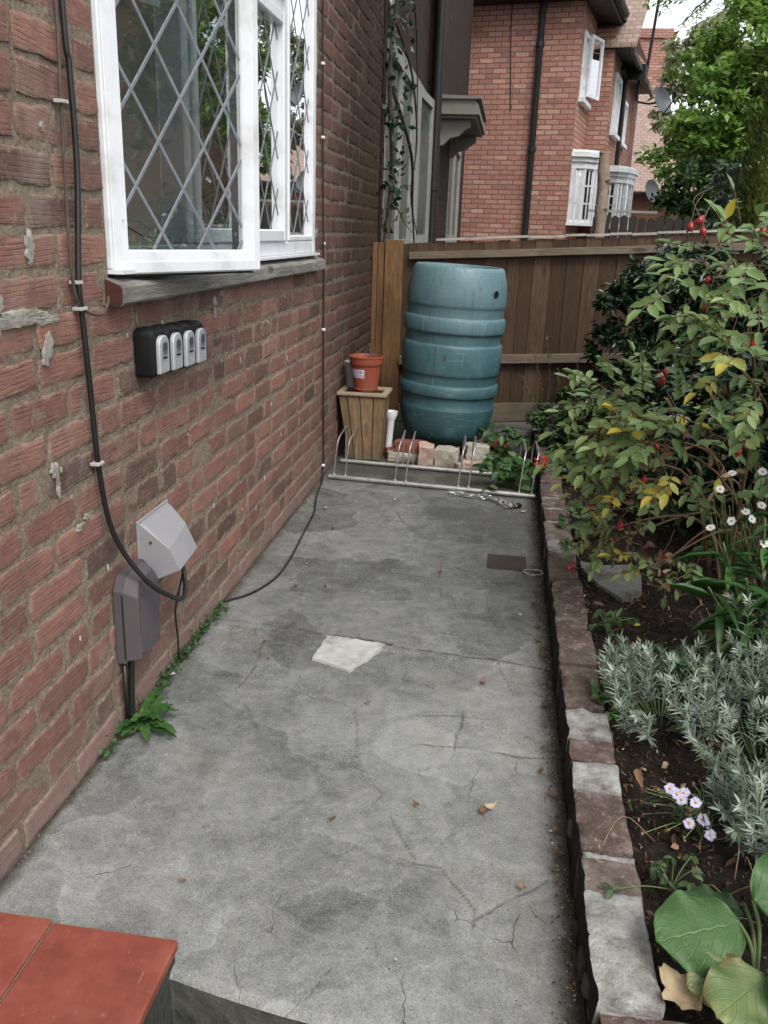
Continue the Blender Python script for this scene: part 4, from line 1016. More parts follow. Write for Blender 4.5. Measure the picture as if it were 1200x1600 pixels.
def barrel():
    lean = Matrix.Translation((.585, 4.985, .085)) @ Matrix.Rotation(R(1.2), 4, 'Y')
    t = thing('water_butt', 'tall teal plastic barrel standing on broken bricks in the fence corner', 'barrel', (.567, 4.985, .088))
    X = Matrix.Rotation(R(2.2), 4, 'Y')
    prof_ = [(.0, .012), (.16, .0), (.2, .004), (.225, .02), (.245, .05), (.26, .1), (.267, .19), (.270, .197), (.271, .205), (.266, .212), (.266, .262), (.268, .268), (.284, .276), (.286, .285), (.286, .325), (.282, .333), (.268, .341), (.268, .385),
            (.272, .392), (.276, .40), (.281, .47), (.281, .53), (.277, .556), (.270, .563), (.270, .618), (.272, .624), (.285, .632), (.287, .641), (.286, .688), (.281, .697), (.269, .706), (.268, .748), (.270, .756), (.268, .78), (.264, .86), (.254, .93), (.245, .962), (.238, .972), (.228, .975), (.222, .97), (.219, .955), (.215, .935), (.0, .930)]
    k = 1.03
    prof = [(.0, .012), (.16, .0), (.2, .004), (.222, .018), (.24, .05), (.253, .10), (.262, .16), (.266, .190), (.266, .196), (.261, .203), (.2605, .262), (.263, .267), (.275, .272), (.277, .279), (.276, .318), (.271, .327), (.262, .333), (.2615, .376), (.264, .381),
            (.270, .387), (.273, .398), (.275, .47), (.274, .538), (.271, .55), (.263, .556), (.2625, .606), (.265, .611), (.276, .617), (.278, .626), (.277, .684), (.272, .694), (.263, .701), (.2625, .746), (.264, .751), (.268, .757), (.27, .77), (.268, .83), (.259, .90), (.246, .945), (.239, .96), (.23, .966), (.222, .964), (.218, .952), (.214, .935), (.22, .82), (.0, .815)]
    prof = [(r*k, z) for r, z in prof]
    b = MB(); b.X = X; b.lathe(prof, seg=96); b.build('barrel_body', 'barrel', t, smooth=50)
    # threaded hole high on the right side and its dark bore
    z = .835; r = .2745; a = R(-38)
    M = X @ Matrix.Translation((r*math.cos(a), r*math.sin(a), z)) @ Matrix.Rotation(a, 4, 'Z') @ Matrix.Rotation(R(90), 4, 'Y')
    b = MB(); b.X = M; b.lathe([(.026, -.006), (.026, .003), (.021, .0035), (.021, -.004)], seg=24); b.build('hole_rim', 'barrel', t, smooth=40)
    b = MB(); b.X = M; b.lathe([(.0, .0022), (.0212, .0022)], seg=24); b.build('hole', 'keyblack', t)
    b = MB(); b.X = X; b.lathe([(0, .83), (.12, .831), (.2, .83), (.225, .832)], seg=48); b.build('standing_water', 'keyblack', t)
    b = MB(); a = R(-95); b.X = X @ Matrix.Translation((.2838*math.cos(a), .2838*math.sin(a), .49)) @ Matrix.Rotation(a, 4, 'Z')
    b.poly([(.001, -.012, -.02), (.001, .013, -.014), (.001, .012, .012), (.001, .006, .022), (.001, -.002, .0)]); b.build('worn_mark', 'meter', t)
def stones():
    r_ = random.Random(9)
    def rock(name, lab, mat, c, s, rz, tilt=0, seed=0, grp='blocks and bricks under the barrel'):
        b = MB(); n = 7
        ids = {}
        for i in range(n+1):
            for j in range(n+1):
                for k in range(n+1):
                    if not (i in (0, n) or j in (0, n) or k in (0, n)): continue
                    p = Vector((i/n-.5, j/n-.5, k/n-.5)); m = max(abs(p.x), abs(p.y), abs(p.z))
                    q = p*(1-.11*(p.length/.5-1)*1.2)
                    q += Vector((float(fbm(p.y*1.3+seed, p.z+5, 3, 3))-.44, float(fbm(p.x+seed, p.z+9, 3, 3))-.44, float(fbm(p.x+seed, p.y, 3, 3))-.44))*.22
                    ids[i, j, k] = b.addv((q.x*s[0], q.y*s[1], (q.z+.5)*s[2]))
        for i in range(n):
            for j in range(n):
                for a, c_ in ((0, 1), (n, 0)):
                    b.face((ids[i, j, a], ids[i+1, j, a], ids[i+1, j+1, a], ids[i, j+1, a])); b.face((ids[a, i, j], ids[a, i+1, j], ids[a, i+1, j+1], ids[a, i, j+1])); b.face((ids[i, a, j], ids[i+1, a, j], ids[i+1, a, j+1], ids[i, a, j+1]))
        o = b.build(name, mat, smooth=50); o.location = c; o.rotation_euler = (tilt, 0, rz)
        tag(o, lab, 'block' if 'brick' not in name else 'brick', grp)
    rock('broken_brick', 'red brick under the left edge of the barrel', 'stonered', (.395, 4.68, .052), (.16, .1, .062), -.1, 0, 1)
    rock('broken_block', 'pale mossy block lying below the red brick at the left of the barrel', 'stonepale', (.37, 4.68, 0), (.19, .11, .055), 0, 0, 2)
    rock('broken_block', 'pale pink stone on end, right of the red brick under the barrel', 'stonepink', (.5, 4.6, -.005), (.085, .1, .13), .1, .12, 3)
    rock('broken_block', 'rounded greenish stone in the middle under the front of the barrel', 'stonepale', (.61, 4.64, -.005), (.13, .12, .105), -.1, .05, 5)
    rock('broken_block', 'large square pale block at the right under the barrel', 'stonepale', (.775, 4.66, .04), (.125, .11, .085), .12, 0, 6)
    rock('broken_brick', 'small pinkish brick end below the square pale block', 'stonepink', (.77, 4.65, -.005), (.14, .12, .05), .05, 0, 7)
    rock('broken_brick', 'little pink brick chip between the stones near the rear rail', 'stonepink', (.69, 4.56, -.003), (.05, .045, .04), .6, 0, 8)
    rock('broken_brick', 'dull red brick behind the right side of the barrel', 'stonered', (.86, 4.9, -.005), (.18, .11, .1), .7, 0, 9)
    rock('broken_block', 'grey block hidden low at the back of the barrel', 'stonepale', (.55, 5.1, -.005), (.3, .18, .1), .1, 0, 10)
    rock('fallen_brick', 'dark brick lying flat by the foot of the planter', 'stonered', (.3, 4.75, -.004), (.09, .16, .06), .2, 0, 11, 'loose bricks by the planter')
def rack():
    t = thing('bike_rack', 'galvanised floor bike rack of two rails and wire hoops across the path end', 'bike rack', (.56, 4.3, 0))
    X = Matrix.Translation((-.56, -4.3, 0))
    fy = lambda x: 4.2-.1*(x-.03)/1.06
    ry = lambda x: 4.53-.085*(x-.03)/1.06
    for nm, f in (('front_rail', fy), ('rear_rail', ry)):
        b = MB(); b.X = X; b.tube([(.04, f(.04), .014), (.55, f(.55), .014), (1.085, f(1.085), .014)], .0125, 12, smooth=False); b.build(nm, 'galv', t, smooth=50)
    for xs in (.066, .126, .385, .44, .705, .757, 1.005, 1.066):
        b = MB(); b.X = X; x = xs; y0, y1 = fy(x), ry(x)
        b.tube([(x, y0, .02), (x+.004, y0+.002, .08), (x+.010, y0+.006, .15), (x+.014, y0+.014, .19), (x+.018, y0+.035, .212), (x+.02, y0+.07, .222), (x+.012, y1-.07, .222), (x+.006, y1-.03, .21), (x+.002, y1-.008, .18), (x, y1, .12), (x, y1, .02)], .0038, 7, k=4)
        b.build('wheel_hoop', 'galv', t, smooth=50)
        for y in (y0, y1):
            b = MB(); b.X = X; b.lathe([(.0, .034), (.006, .033), (.009, .026)], c=(x, y), seg=8)
            if y == y0: b.build('weld', 'galv', t, smooth=50)
def planter():
    t = thing('wooden_planter', 'tapered slatted wooden planter against the brick wall behind the rack', 'planter', (.15, 4.67, 0))
    X = Matrix.Translation((-.15, -4.67, 0))
    def quad(u, v): # u 0..1 along x, v 0..1 up ; front face
        x0 = .072+(.012-.072)*v; x1 = .242+(.268-.242)*v; return x0+(x1-x0)*u
    H = .375; r_ = random.Random(2)
    for i, (a, c) in enumerate([(0, .17), (.19, .445), (.462, .735), (.752, 1.)]):
        b = MB(); b.X = X; b.T = [.3, .75, 1., .55][i]
        P = []
        for (u, v) in ((a+.004, 0), (c-.004, 0), (c-.004, 1), (a+.004, 1)):
            x = quad(u, v); y = 4.6-.03*v; P.append(Vector((x, y, .01+v*(H-.02))))
        Q = [p+Vector((0, .016, 0)) for p in P]; ids = [b.addv(p) for p in P+Q]
        for f in ((0, 1, 2, 3), (7, 6, 5, 4), (0, 4, 5, 1), (1, 5, 6, 2), (2, 6, 7, 3), (3, 7, 4, 0)): b.face([ids[k] for k in f])
        b.build('front_slat', 'planterwood', t)
    for s in range(3):     # right and left side slats
        for side in (0, 1):
            b = MB(); b.X = X; b.T = .3+.2*s
            v0, v1 = s/3+.008, (s+1)/3-.008; P = []
            for (v, u) in ((0, v0), (0, v1), (1, v1), (1, v0)):
                x = quad(side, v)+(-.001 if side else .001); yf = 4.602-.03*v; yb_ = 4.79+.0*v; P.append(Vector((x, yf+(yb_-yf)*u, .01+v*(H-.02))))
            Q = [p+Vector((-.015 if side else .015, 0, 0)) for p in P]; ids = [b.addv(p) for p in P+Q]
            for f in ((0, 1, 2, 3), (7, 6, 5, 4), (0, 4, 5, 1), (1, 5, 6, 2), (2, 6, 7, 3), (3, 7, 4, 0)): b.face([ids[k] for k in f])
            b.build('side_slat', 'planterwood', t)
    b = MB(); b.X = X; b.box((.03, 4.772, .01), (.25, 4.788, .36)); b.build('back_panel', 'planterwood', t)
    b = MB(); b.X = X; b.box((.004, 4.556, .37), (.276, 4.592, .386), .002); b.box((.004, 4.764, .3695), (.276, 4.8, .3855), .002); b.box((.003, 4.5925, .3702), (.035, 4.7635, .386), .002); b.box((.245, 4.5925, .3702), (.277, 4.7635, .386), .002)
    b.build('top_rim', 'planterrim', t)
    b = MB(); b.X = X; b.box((.036, 4.593, .28), (.244, 4.763, .33)); b.build('compost', 'soil', t)
    # flowerpot
    t = thing('plant_pot', 'terracotta coloured plastic pot with purple label standing on the wooden planter', 'flowerpot', (.146, 4.66, .3865))
    b = MB(); b.lathe([(0, .002), (.062, 0), (.066, .004), (.068, .014), (.063, .016), (.083, .138), (.088, .142), (.091, .15), (.092, .178), (.096, .182), (.096, .188), (.091, .189), (.088, .18), (.082, .14), (.07, .135), (0, .14)], seg=48)
    b.build('pot_body', 'terracotta', t, smooth=40)
    b = MB()
    def lab(a0, a1, z0, z1, rr_, mat, nm, par):
        b = MB(); n = 8; ids = []
        for i in range(n+1):
            a = R(a0+(a1-a0)*i/n); q = [b.addv((rr_(z)*math.cos(a), rr_(z)*math.sin(a), z)) for z in (z0, z1)]; ids.append(q)
        for i in range(n): b.face((ids[i][0], ids[i+1][0], ids[i+1][1], ids[i][1]))
        return b.build(nm, mat, par, recalc=False)
    rr_ = lambda z: .063+(.020)*(z-.016)/.122+.0008
    L = lab(-160, -88, .075, .122, rr_, 'labelp', 'pot_label', t)
    rr2 = lambda z: rr_(z)+.0006
    lab(-117, -90, .094, .12, rr2, 'labelw', 'label_panel', L)
    rr3 = lambda z: rr_(z)+.0011
    for k in range(3): lab(-113+k*7, -109+k*7, .099, .115, rr3, 'labelk', 'label_print', L)
    b = MB(); b.lathe([(0, .142), (.08, .142)], seg=24); b.build('compost', 'soil', t)
    b = MB()
    for i in range(7):
        x, y = rng.uniform(-.06, .06), rng.uniform(-.04, .06); b.tube([(x, y, .14), (x+rng.uniform(-.02, .02), y, .2), (x+rng.uniform(-.03, .03), y, .2+rng.uniform(.02, .06))], .002, 5)
    b.build('dry_stems', 'twig', t)
    t = thing('grey_tub', 'grey plastic tub mostly hidden behind the terracotta pot', 'flowerpot', (.062, 4.76, .3865))
    b = MB(); b.lathe([(0, 0), (.04, 0), (.05, .13), (.054, .133), (.054, .14), (.046, .14), (.042, .02), (0, .02)], seg=28); b.build('tub_body', 'greypot', t, smooth=40)
    t = thing('white_vase', 'tall slim white plastic pot between the planter and the barrel', 'pot', (.268, 4.76, .015))
    b = MB(); b.lathe([(0, 0), (.018, 0), (.021, .19), (.026, .2), (.034, .225), (.036, .245), (.03, .245), (.02, .2), (0, .19)], seg=28); b.build('vase_body', 'white', t, smooth=40); t.rotation_euler = (0, R(3), 0)
def chain():
    pts = [(.66, 4.065), (.706, 4.06), (.77, 4.05), (.84, 4.035), (.9, 4.0), (.95, 3.94), (.98, 3.9)]
    C = catmull([(x, y, .01) for x, y in pts], 12); b = MB(); prev = C[0]
    for rep in range(3):
        acc = 0; k = 0
        for i in range(1, len(C)):
            acc += (C[i]-C[i-1]).length
            if acc > .016:
                acc = 0; k += 1
                d = (C[i]-C[i-1]).normalized(); o = Vector((rng.uniform(-.02, .02), rng.uniform(-.028, .028), rng.uniform(0, .01)))
                a = Vector((-d.y, d.x, 0)); n = Vector((0, 0, 1)) if k % 2 else a; s = a if k % 2 else Vector((0, 0, 1))
                ring = [C[i]+o+d*.014*math.cos(q*math.pi/4)+s*.006*math.sin(q*math.pi/4) for q in range(8)]+[C[i]+o+d*.014]
                b.tube(ring, .0022, 5, smooth=False, caps=False)
    tag(b.build('chain', 'galv', smooth=60), 'tangled steel chain lying by the front rail of the bike rack', 'chain')
    b = MB(); b.box((-.018, -.012, 0), (.018, .012, .02), .004); o = b.build('padlock', 'keyblack'); o.location = (1.0, 3.935, .003); o.rotation_euler = (0, 0, .5); tag(o, 'black padlock at the right end of the tangled chain', 'padlock')
drain(); barrel(); stones(); rack(); planter(); chain()

# ------------------------------------------------------------------ fence
def fence():
    t = thing('board_fence', 'brown vertical board garden fence behind the barrel with grey rails', 'fence', (0, 5.72, 0))
    sl = .062; fy = 0
    def Z(x, z): return z+sl*x
    r_ = random.Random(12); xs = [.205, .29, .375, .46, .55, .64, .72, .80, .869, .945, 1.03, 1.14, 1.235, 1.34, 1.44, 1.54, 1.64, 1.74, 1.84, 1.94, 2.04, 2.14, 2.24, 2.34, 2.44, 2.54]
    b0 = 0
    for i in range(len(xs)-1):
        b = MB(); b.T = [.3, .7, .5, .8, .6, .4, .9, .5, .75, .35, .98, .15, .3, .75, .35, .5, .8, .3, .6, .4, .7, .5, .4, .3, .6][i]
        x0, x1 = xs[i]-.006, xs[i+1]+.004; zt = 1.135+[0, .004, -.004][i % 3]
        P = [(x0, .0, Z(x0, .0)), (x1, .006, Z(x1, .0)), (x1, .006, Z(x1, zt)), (x0, .0, Z(x0, zt))]
        Q = [(x0, .016, Z(x0, .0)), (x1, .012, Z(x1, .0)), (x1, .012, Z(x1, zt)), (x0, .016, Z(x0, zt))]
        ids = [b.addv(p) for p in P+Q]
        for f in ((0, 1, 2, 3), (7, 6, 5, 4), (0, 4, 5, 1), (1, 5, 6, 2), (2, 6, 7, 3), (3, 7, 4, 0)): b.face([ids[k] for k in f])
        b.build('fence_board', 'fence', t)
    for (x0, x1, tt) in ((-.0, .03, .9), (.034, .078, .4), (.082, .198, 1.)):
        b = MB(); b.T = tt; b.box((x0, -.02 if x0 > .05 else -.004, 0), (x1, .016, 1.15+.02*(x0 > .05)), .002); b.build('end_post' if x0 > .05 else 'edge_board', 'orangewood', t)
    for (za, zb, xa, d, tt) in ((1.03, 1.085, .24, -.045, .9), (.365, .43, .2, -.045, .9), (-.02, .11, .2, -.03, .8)):
        b = MB(); b.T = tt
        n = 12; rings = []
        for i in range(n+1):
            x = xa+(2.56-xa)*i/n; w = rng.uniform(-.002, .002)
            rings.append([b.addv((x, -.001, Z(x, za)+w)), b.addv((x, d, Z(x, za)+.012+w)), b.addv((x, d+.004, Z(x, zb)-.004+w)), b.addv((x, -.001, Z(x, zb)+w))])
        for i in range(n):
            for k in range(4): b.face((rings[i][k], rings[i][(k+1) % 4], rings[i+1][(k+1) % 4], rings[i+1][k]))
        b.face(rings[0]); b.face(rings[-1])
        b.build('fence_rail' if za > .1 else 'gravel_board', 'fencerail', t)
    cuts = [.40, .72, .98, 1.2, 1.33, 1.47, 1.6, 1.75, 2.56]  # pale strips stand in for board tops catching skylight
    for i in range(len(cuts)-1):
        b = MB(); b.T = 1.; a, c = cuts[i]+.003, cuts[i+1]; z = 1.148+[0, .003, -.002, .003][i % 4]
        P = [(a, -.012), (c, -.012), (c, .028), (a, .028)]
        ids = [b.addv((x, y, Z(x, z))) for x, y in P]+[b.addv((x, y, Z(x, z+.014))) for x, y in P]
        for f in ((3, 2, 1, 0), (4, 5, 6, 7), (0, 1, 5, 4), (1, 2, 6, 5), (2, 3, 7, 6), (3, 0, 4, 7)): b.face([ids[k] for k in f])
        b.build('skylit_strip', 'skylittop', t)
fence()

# ================================================================== BEYOND THE FENCE
def wall_holes(b, u0, u1, z0, z1, holes, put):
    """rectangular wall with rectangular holes; put(u, z) -> 3D point"""
    us = sorted(set([u0, u1]+[h[0] for h in holes]+[h[1] for h in holes])); zs = sorted(set([z0, z1]+[h[2] for h in holes]+[h[3] for h in holes]))
    for a, c in zip(us[:-1], us[1:]):
        for d, e in zip(zs[:-1], zs[1:]):
            m, n = (a+c)/2, (d+e)/2
            if any(h[0] < m < h[1] and h[2] < n < h[3] for h in holes): continue
            b.poly([put(a, d), put(c, d), put(c, e), put(a, e)])
def frame_rect(b, put, u0, u1, z0, z1, w, d0, d1):
    """frame of bars, put(u, z, depth)"""
    for (a, c, e, f) in ((u0, u0+w, z0, z1), (u1-w, u1, z0, z1), (u0+w, u1-w, z0, z0+w), (u0+w, u1-w, z1-w, z1)):
        P = [put(a, e, d0), put(c, e, d0), put(c, f, d0), put(a, f, d0), put(a, e, d1), put(c, e, d1), put(c, f, d1), put(a, f, d1)]
        i = [b.addv(p) for p in P]
        for q in ((0, 3, 2, 1), (4, 5, 6, 7), (0, 1, 5, 4), (1, 2, 6, 5), (2, 3, 7, 6), (3, 0, 4, 7)): b.face([i[k] for k in q])
def neighbour():
    H = thing('adjoining_house', 'dark brick house joined on beyond the fence, with a grey door canopy', 'house', (-2, 9, -.17))
    X = Matrix.Translation((2, -9, .17))
    win = (6.09, 8.62, 1.06, 2.44); w2 = (10.6, 12.7, 1.1, 2.3)
    b = MB(); b.X = X
    wall_holes(b, 5.955, 8.75, -.17, 5.2, [win], lambda u, z: (0, u, z))
    wall_holes(b, 8.75, 13.5, -.17, 5.2, [w2], lambda u, z: (.1, u, z))
    b.poly([(0, 8.75, -.17), (.1, 8.75, -.17), (.1, 8.75, 5.2), (0, 8.75, 5.2)]); b.poly([(.1, 13.5, -.17), (-5, 13.5, -.17), (-5, 13.5, 5.2), (.1, 13.5, 5.2)])
    for (u0, u1, z0, z1), x in ((win, 0), (w2, .1)):
        xb = x-.2
        b.poly([(x, u0, z0), (xb, u0, z0), (xb, u0, z1), (x, u0, z1)]); b.poly([(x, u1, z0), (xb, u1, z0), (xb, u1, z1), (x, u1, z1)]); b.poly([(x, u0, z1), (xb, u0, z1), (xb, u1, z1), (x, u1, z1)]); b.poly([(x, u0, z0), (xb, u0, z0), (xb, u1, z0), (x, u1, z0)])
    b.build('wall', 'darkbrick', H, uv=True, recalc=False)
    put = lambda u, z, d: (d, u, z)
    for (u0, u1, z0, z1), x, ms in ((win, .0, (6.95, 7.75)), (w2, .1, (11.6,))):
        b = MB(); b.X = X; frame_rect(b, put, u0, u1, z0, z1, .1, x-.08, x+.004)
        for m in ms: b.box((x-.078, m, z0+.1), (x+.001, m+.07, z1-.1))
        F = b.build('window', 'offwhite', H)
        b = MB(); b.X = X; b.poly([put(u0+.05, z0+.05, x-.03), put(u1-.05, z0+.05, x-.03), put(u1-.05, z1-.05, x-.03), put(u0+.05, z1-.05, x-.03)]); b.build('pane', 'paintedrefl', F, recalc=False)
        b = MB(); b.X = X; b.poly([put(u0, z0, x-.5), put(u1, z0, x-.5), put(u1, z1, x-.5), put(u0, z1, x-.5)]); b.build('dark_interior', 'gutter', F, recalc=False)
    b = MB(); b.X = X @ Matrix.Translation((.0, 7.78, 0)) @ Matrix.Rotation(R(-3), 4, 'Z')
    frame_rect(b, put, 0, .8, 1.13, 2.36, .07, .0, .045); K = b.build('open_casement', 'offwhite', H)
    b = MB(); b.X = X @ Matrix.Translation((.0, 7.78, 0)) @ Matrix.Rotation(R(-3), 4, 'Z'); b.poly([put(.05, 1.17, .02), put(.75, 1.17, .02), put(.75, 2.32, .02), put(.05, 2.32, .02)]); b.build('pane', 'paintedrefl', K, recalc=False)
    b = MB(); b.X = X; b.tube([(.1, 8.68, -.17), (.1, 8.68, 5.1)], .045, 12, smooth=False)
    for z in (1.6, 3.2): b.tube([(.1, 8.68, z), (.1, 8.68, z+.08)], .055, 12, smooth=False)
    b.build('downpipe', 'gutter', H, smooth=50)
    # door canopy on shaped brackets
    b = MB(); b.X = X
    b.prism([(.1, 2.30), (.1, 2.43), (.43, 2.43), (.465, 2.39), (.48, 2.30)], 1, 8.98, 10.75)
    b.prism([(.1, 2.27), (.1, 2.299), (.45, 2.299), (.45, 2.27)], 1, 9.03, 10.7)
    b.prism([(.1, 2.431), (.1, 2.465), (.49, 2.455), (.49, 2.435), (.43, 2.431)], 1, 8.95, 10.78)
    C_ = b.build('door_canopy', 'canopy', H)
    for y in (9.1, 10.5):
        b = MB(); b.X = X; b.prism([(.1, 2.269), (.39, 2.269), (.39, 2.2), (.35, 2.18), (.28, 2.12), (.2, 2.1), (.14, 2.04), (.1, 2.03)], 1, y, y+.11); b.build('bracket', 'canopy', C_)
    b = MB(); b.X = X; b.box((-5, 5.955, 5.2), (.5, 13.8, 5.3)); b.prism([(-5, 5.301), (.55, 5.301), (-2.9, 8.0)], 1, 5.97, 13.9); b.build('roof', 'rooftile', H, uv=True)
    # bare climber over the window
    t = thing('bare_climber', 'dark half bare climber hanging over the neighbouring white window beyond the fence', 'climbing plant', (.05, 6.3, 1.0))
    X = Matrix.Translation((-.05, -6.3, -1)); b = MB(); b.X = X
    for pts, r in (([(.02, 6.0, .9), (.05, 6.15, 1.6), (.03, 6.02, 2.2), (.05, 6.3, 2.9), (.03, 6.5, 3.6)], .022), ([(.04, 6.1, 2.1), (.12, 6.6, 1.75), (.1, 7.0, 1.4), (.09, 7.4, 1.05)], .014), ([(.04, 6.1, 2.5), (.07, 6.9, 2.3), (.08, 7.3, 1.9), (.06, 7.2, 1.5), (.08, 7.6, 1.2)], .01),
                   ([(.05, 6.3, 2.8), (.07, 6.9, 2.75), (.06, 7.4, 2.2), (.05, 7.5, 1.7)], .008), ([(.04, 6.05, 1.5), (.08, 6.6, 1.3), (.1, 7.2, 1.2)], .006), ([(.03, 6.0, 2.9), (.06, 6.8, 3.2), (.1, 7.9, 3.1)], .008)):
        b.tube(pts, lambda t_, r=r: r*(1-.6*t_), 6)
    b.build('stems', 'barkdark', t, smooth=True)
    it = []
    for i in range(420):
        k = rng.random(); y = rng.gauss(6.10, .09); z = rng.uniform(1.2, 3.2) if k < .8 else rng.uniform(2.7, 4.0)
        if k >= .8: y = rng.uniform(5.9, 7.0)
        it.append(((rng.uniform(-.03, .16)-6e-1*0-.05, y-6.3, z-1), rv(), rv(), rng.uniform(.04, .075), rng.uniform(.025, .05), rng.random()*.7))
    leaves('foliage', it, 'shrub', 'card', t)
neighbour()

TH = R(12)
def house2():
    # local frame: x = across (towards the right, out of the facade), y = along the facade away from us
    H = thing('red_brick_house', 'bright red brick house with bow windows standing behind the fence', 'house', (1.69, 15.0, -.17), -TH)
    zz = .17
    def P(x, y, z): return (x, y, z+zz)
    b = MB()
    ev = 4.62
    b.poly([P(-9, 0, -.17), P(0, 0, -.17), P(0, 0, ev), P(-9, 0, ev)])                       # side wall that faces us
    w1 = (.25, 1.12, 3.33, 4.27)
    put0 = lambda u, z: P(0, u, z); putc = lambda u, z: P(.33, u, z)
    wall_holes(b, 0, 1.5, -.17, ev, [w1, (.2, 1.45, 1.46, 2.5)], put0)
    b.poly([P(0, 1.5, -.17), P(.33, 1.5, -.17), P(.33, 1.5, ev-.1), P(0, 1.5, ev-.1)])
    w2 = (1.95, 2.9, 3.02, 3.95); w3 = (3.5, 4.3, 3.0, 3.75)
    wall_holes(b, 1.5, 6.5, -.17, ev-.35, [w2, w3, (2.0, 3.6, 1.42, 2.38)], putc)
    b.poly([P(0, 1.5, ev-.35), P(.33, 1.5, ev-.35), P(.33, 6.5, ev-.35), P(0, 6.5, ev-.35)])
    b.build('wall', 'redbrick', H, uv=True, recalc=False)
    def window(x, r, mull=1, bars=False):
        put = lambda u, z, d: P(x+d, u, z)
        b = MB(); frame_rect(b, put, *r, .07, -.08, .03)
        for m in range(mull):
            u = r[0]+(r[1]-r[0])*(m+1)/(mull+1); q0 = P(x-.08, u-.03, r[2]+.07); q1 = P(x+.025, u+.03, r[3]-.07); b.box(q0, q1)
        b.box(P(x-.03, r[0]-.05, r[2]-.07), P(x+.08, r[1]+.05, r[2]-.005))
        F = b.build('window', 'white', H)
        b = MB(); b.poly([put(r[0], r[2], -.02), put(r[1], r[2], -.02), put(r[1], r[3], -.02), put(r[0], r[3], -.02)]); b.build('pane', 'glass', F, recalc=False)
        b = MB(); b.poly([put(r[0], r[2], -.3), put(r[1], r[2], -.3), put(r[1], r[3], -.3), put(r[0], r[3], -.3)]); b.build('dark_interior', 'gutter', F, recalc=False)
        return F
    window(0, w1); 
    b = MB(); b.X = Matrix.Translation(P(.03, .72, 0)) @ Matrix.Rotation(R(-14), 4, 'Z'); frame_rect(b, lambda u, z, d: (d, u, z-0), 0, .5, 3.4, 4.3, .05, 0, .04); osh = b.build('open_sash', 'white', H); b = MB(); b.X = Matrix.Translation(P(.03, .72, 0)) @ Matrix.Rotation(R(-14), 4, 'Z'); b.poly([(.02, .02, 3.42), (.02, .48, 3.42), (.02, .48, 4.28), (.02, .02, 4.28)]); b.build('pane', 'glass', osh, recalc=False)
    window(.33, w2); window(.33, w3)
    def bow(x, yc, hw, dep, z0, z1):
        n = 6; pts = []
        for i in range(n+1):
            a = -1+2*i/n; pts.append((x+dep*(1-a*a)**.5 if abs(a) < 1 else x, yc+hw*a))
        pts = [(x, yc-hw)]+[(x+dep*math.sin(math.pi*(.12+.76*i/5))**.7, yc-hw*math.cos(math.pi*(.12+.76*i/5))) for i in range(6)]+[(x, yc+hw)]
        b = MB()
        def slab(ex, za, zb):
            c = [((px-x)*ex+x+(.0 if px > x else 0), yc+(py-yc)*ex) for px, py in pts]
            A = [b.addv(P(px, py, za)) for px, py in c]; B = [b.addv(P(px, py, zb)) for px, py in c]; m = len(c)
            for i in range(m): b.face((A[i], A[(i+1) % m], B[(i+1) % m], B[i]))
            b.face(A[::-1]); b.face(B)
        slab(1.14, z1, z1+.07); slab(1.22, z1+.0705, z1+.14); slab(1.08, z1-.1, z1-.0005); slab(1.1, z1+.141, z1+.18)
        slab(1.15, z0-.05, z0); 
        for (px, py) in pts[1:-1]: b.box(P(px-.03, py-.03, z0), P(px+.03, py+.03, z1-.1))
        for px, py in (pts[0], pts[-1]): b.box(P(px-.0, py-.04, z0), P(px+.07, py+.04, z1-.1))
        W = b.build('bow_window', 'white', H)
        g = MB(); g2 = MB(); ring = [pts[0]]+pts[1:-1]+[pts[-1]]
        for (p, q) in zip(ring[:-1], ring[1:]):
            g.poly([P(*p, z0), P(*q, z0), P(*q, z1-.1), P(*p, z1-.1)])
            d = Vector((q[0]-p[0], q[1]-p[1], 0)); n_ = Vector((d.y, -d.x, 0)).normalized()*.012
            for f in (0, .34, .67, .97):
                zc = z0+(z1-.1-z0)*f; A = Vector(P(*p, zc)); B = Vector(P(*q, zc)); hh = Vector((0, 0, .028 if f not in (0, .97) else .05))
                g2.poly([A+n_, B+n_, B+n_+hh, A+n_+hh]); g2.poly([A-n_, B-n_, B-n_+hh, A-n_+hh])
            for f in (.5,):
                A = Vector(P(p[0]+(q[0]-p[0])*f, p[1]+(q[1]-p[1])*f, z0)); s = d.normalized()*.013; B = A+Vector((0, 0, z1-z0-.1))
                g2.poly([A-s+n_, A+s+n_, B+s+n_, B-s+n_])
        g.build('pane', 'glass', W, recalc=False); g2.build('glazing_bars', 'white', W, recalc=False)
        k = MB(); k.box(P(x-.9, yc-hw, z0), P(x-.4, yc+hw, z1)); k.build('net_curtain', 'room', W)
    bow(0, .83, .62, .4, 1.46, 2.38); bow(.33, 2.8, .8, .4, 1.44, 2.28)
    b = MB(); b.tube([P(-.62, -.06, -.17), P(-.62, -.06, ev-.1), P(-.55, -.1, ev+.1)], .05, 10, smooth=False)
    for z in (.9, 2.5, 4.0): b.tube([P(-.62, -.06, z), P(-.62, -.06, z+.07)], .065, 10, smooth=False)
    b.build('downpipe', 'gutter', H, smooth=50)
    b = MB(); b.tube([P(-1.12, -.012, 5.0), P(-1.1, -.012, 4.2), P(-1.02, -.012, 3.1)], .008, 5, smooth=False); b.build('wall_cable', 'gutter', H)
    b = MB(); b.tube([P(.35, 2.65, ev-.5), P(.37, 3.2, ev-.6), P(.37, 3.2, -.1)], .045, 8, smooth=False); b.build('rear_downpipe', 'gutter', H)
    e2 = ev-.33
    b = MB()      # soffit, fascia, gutter
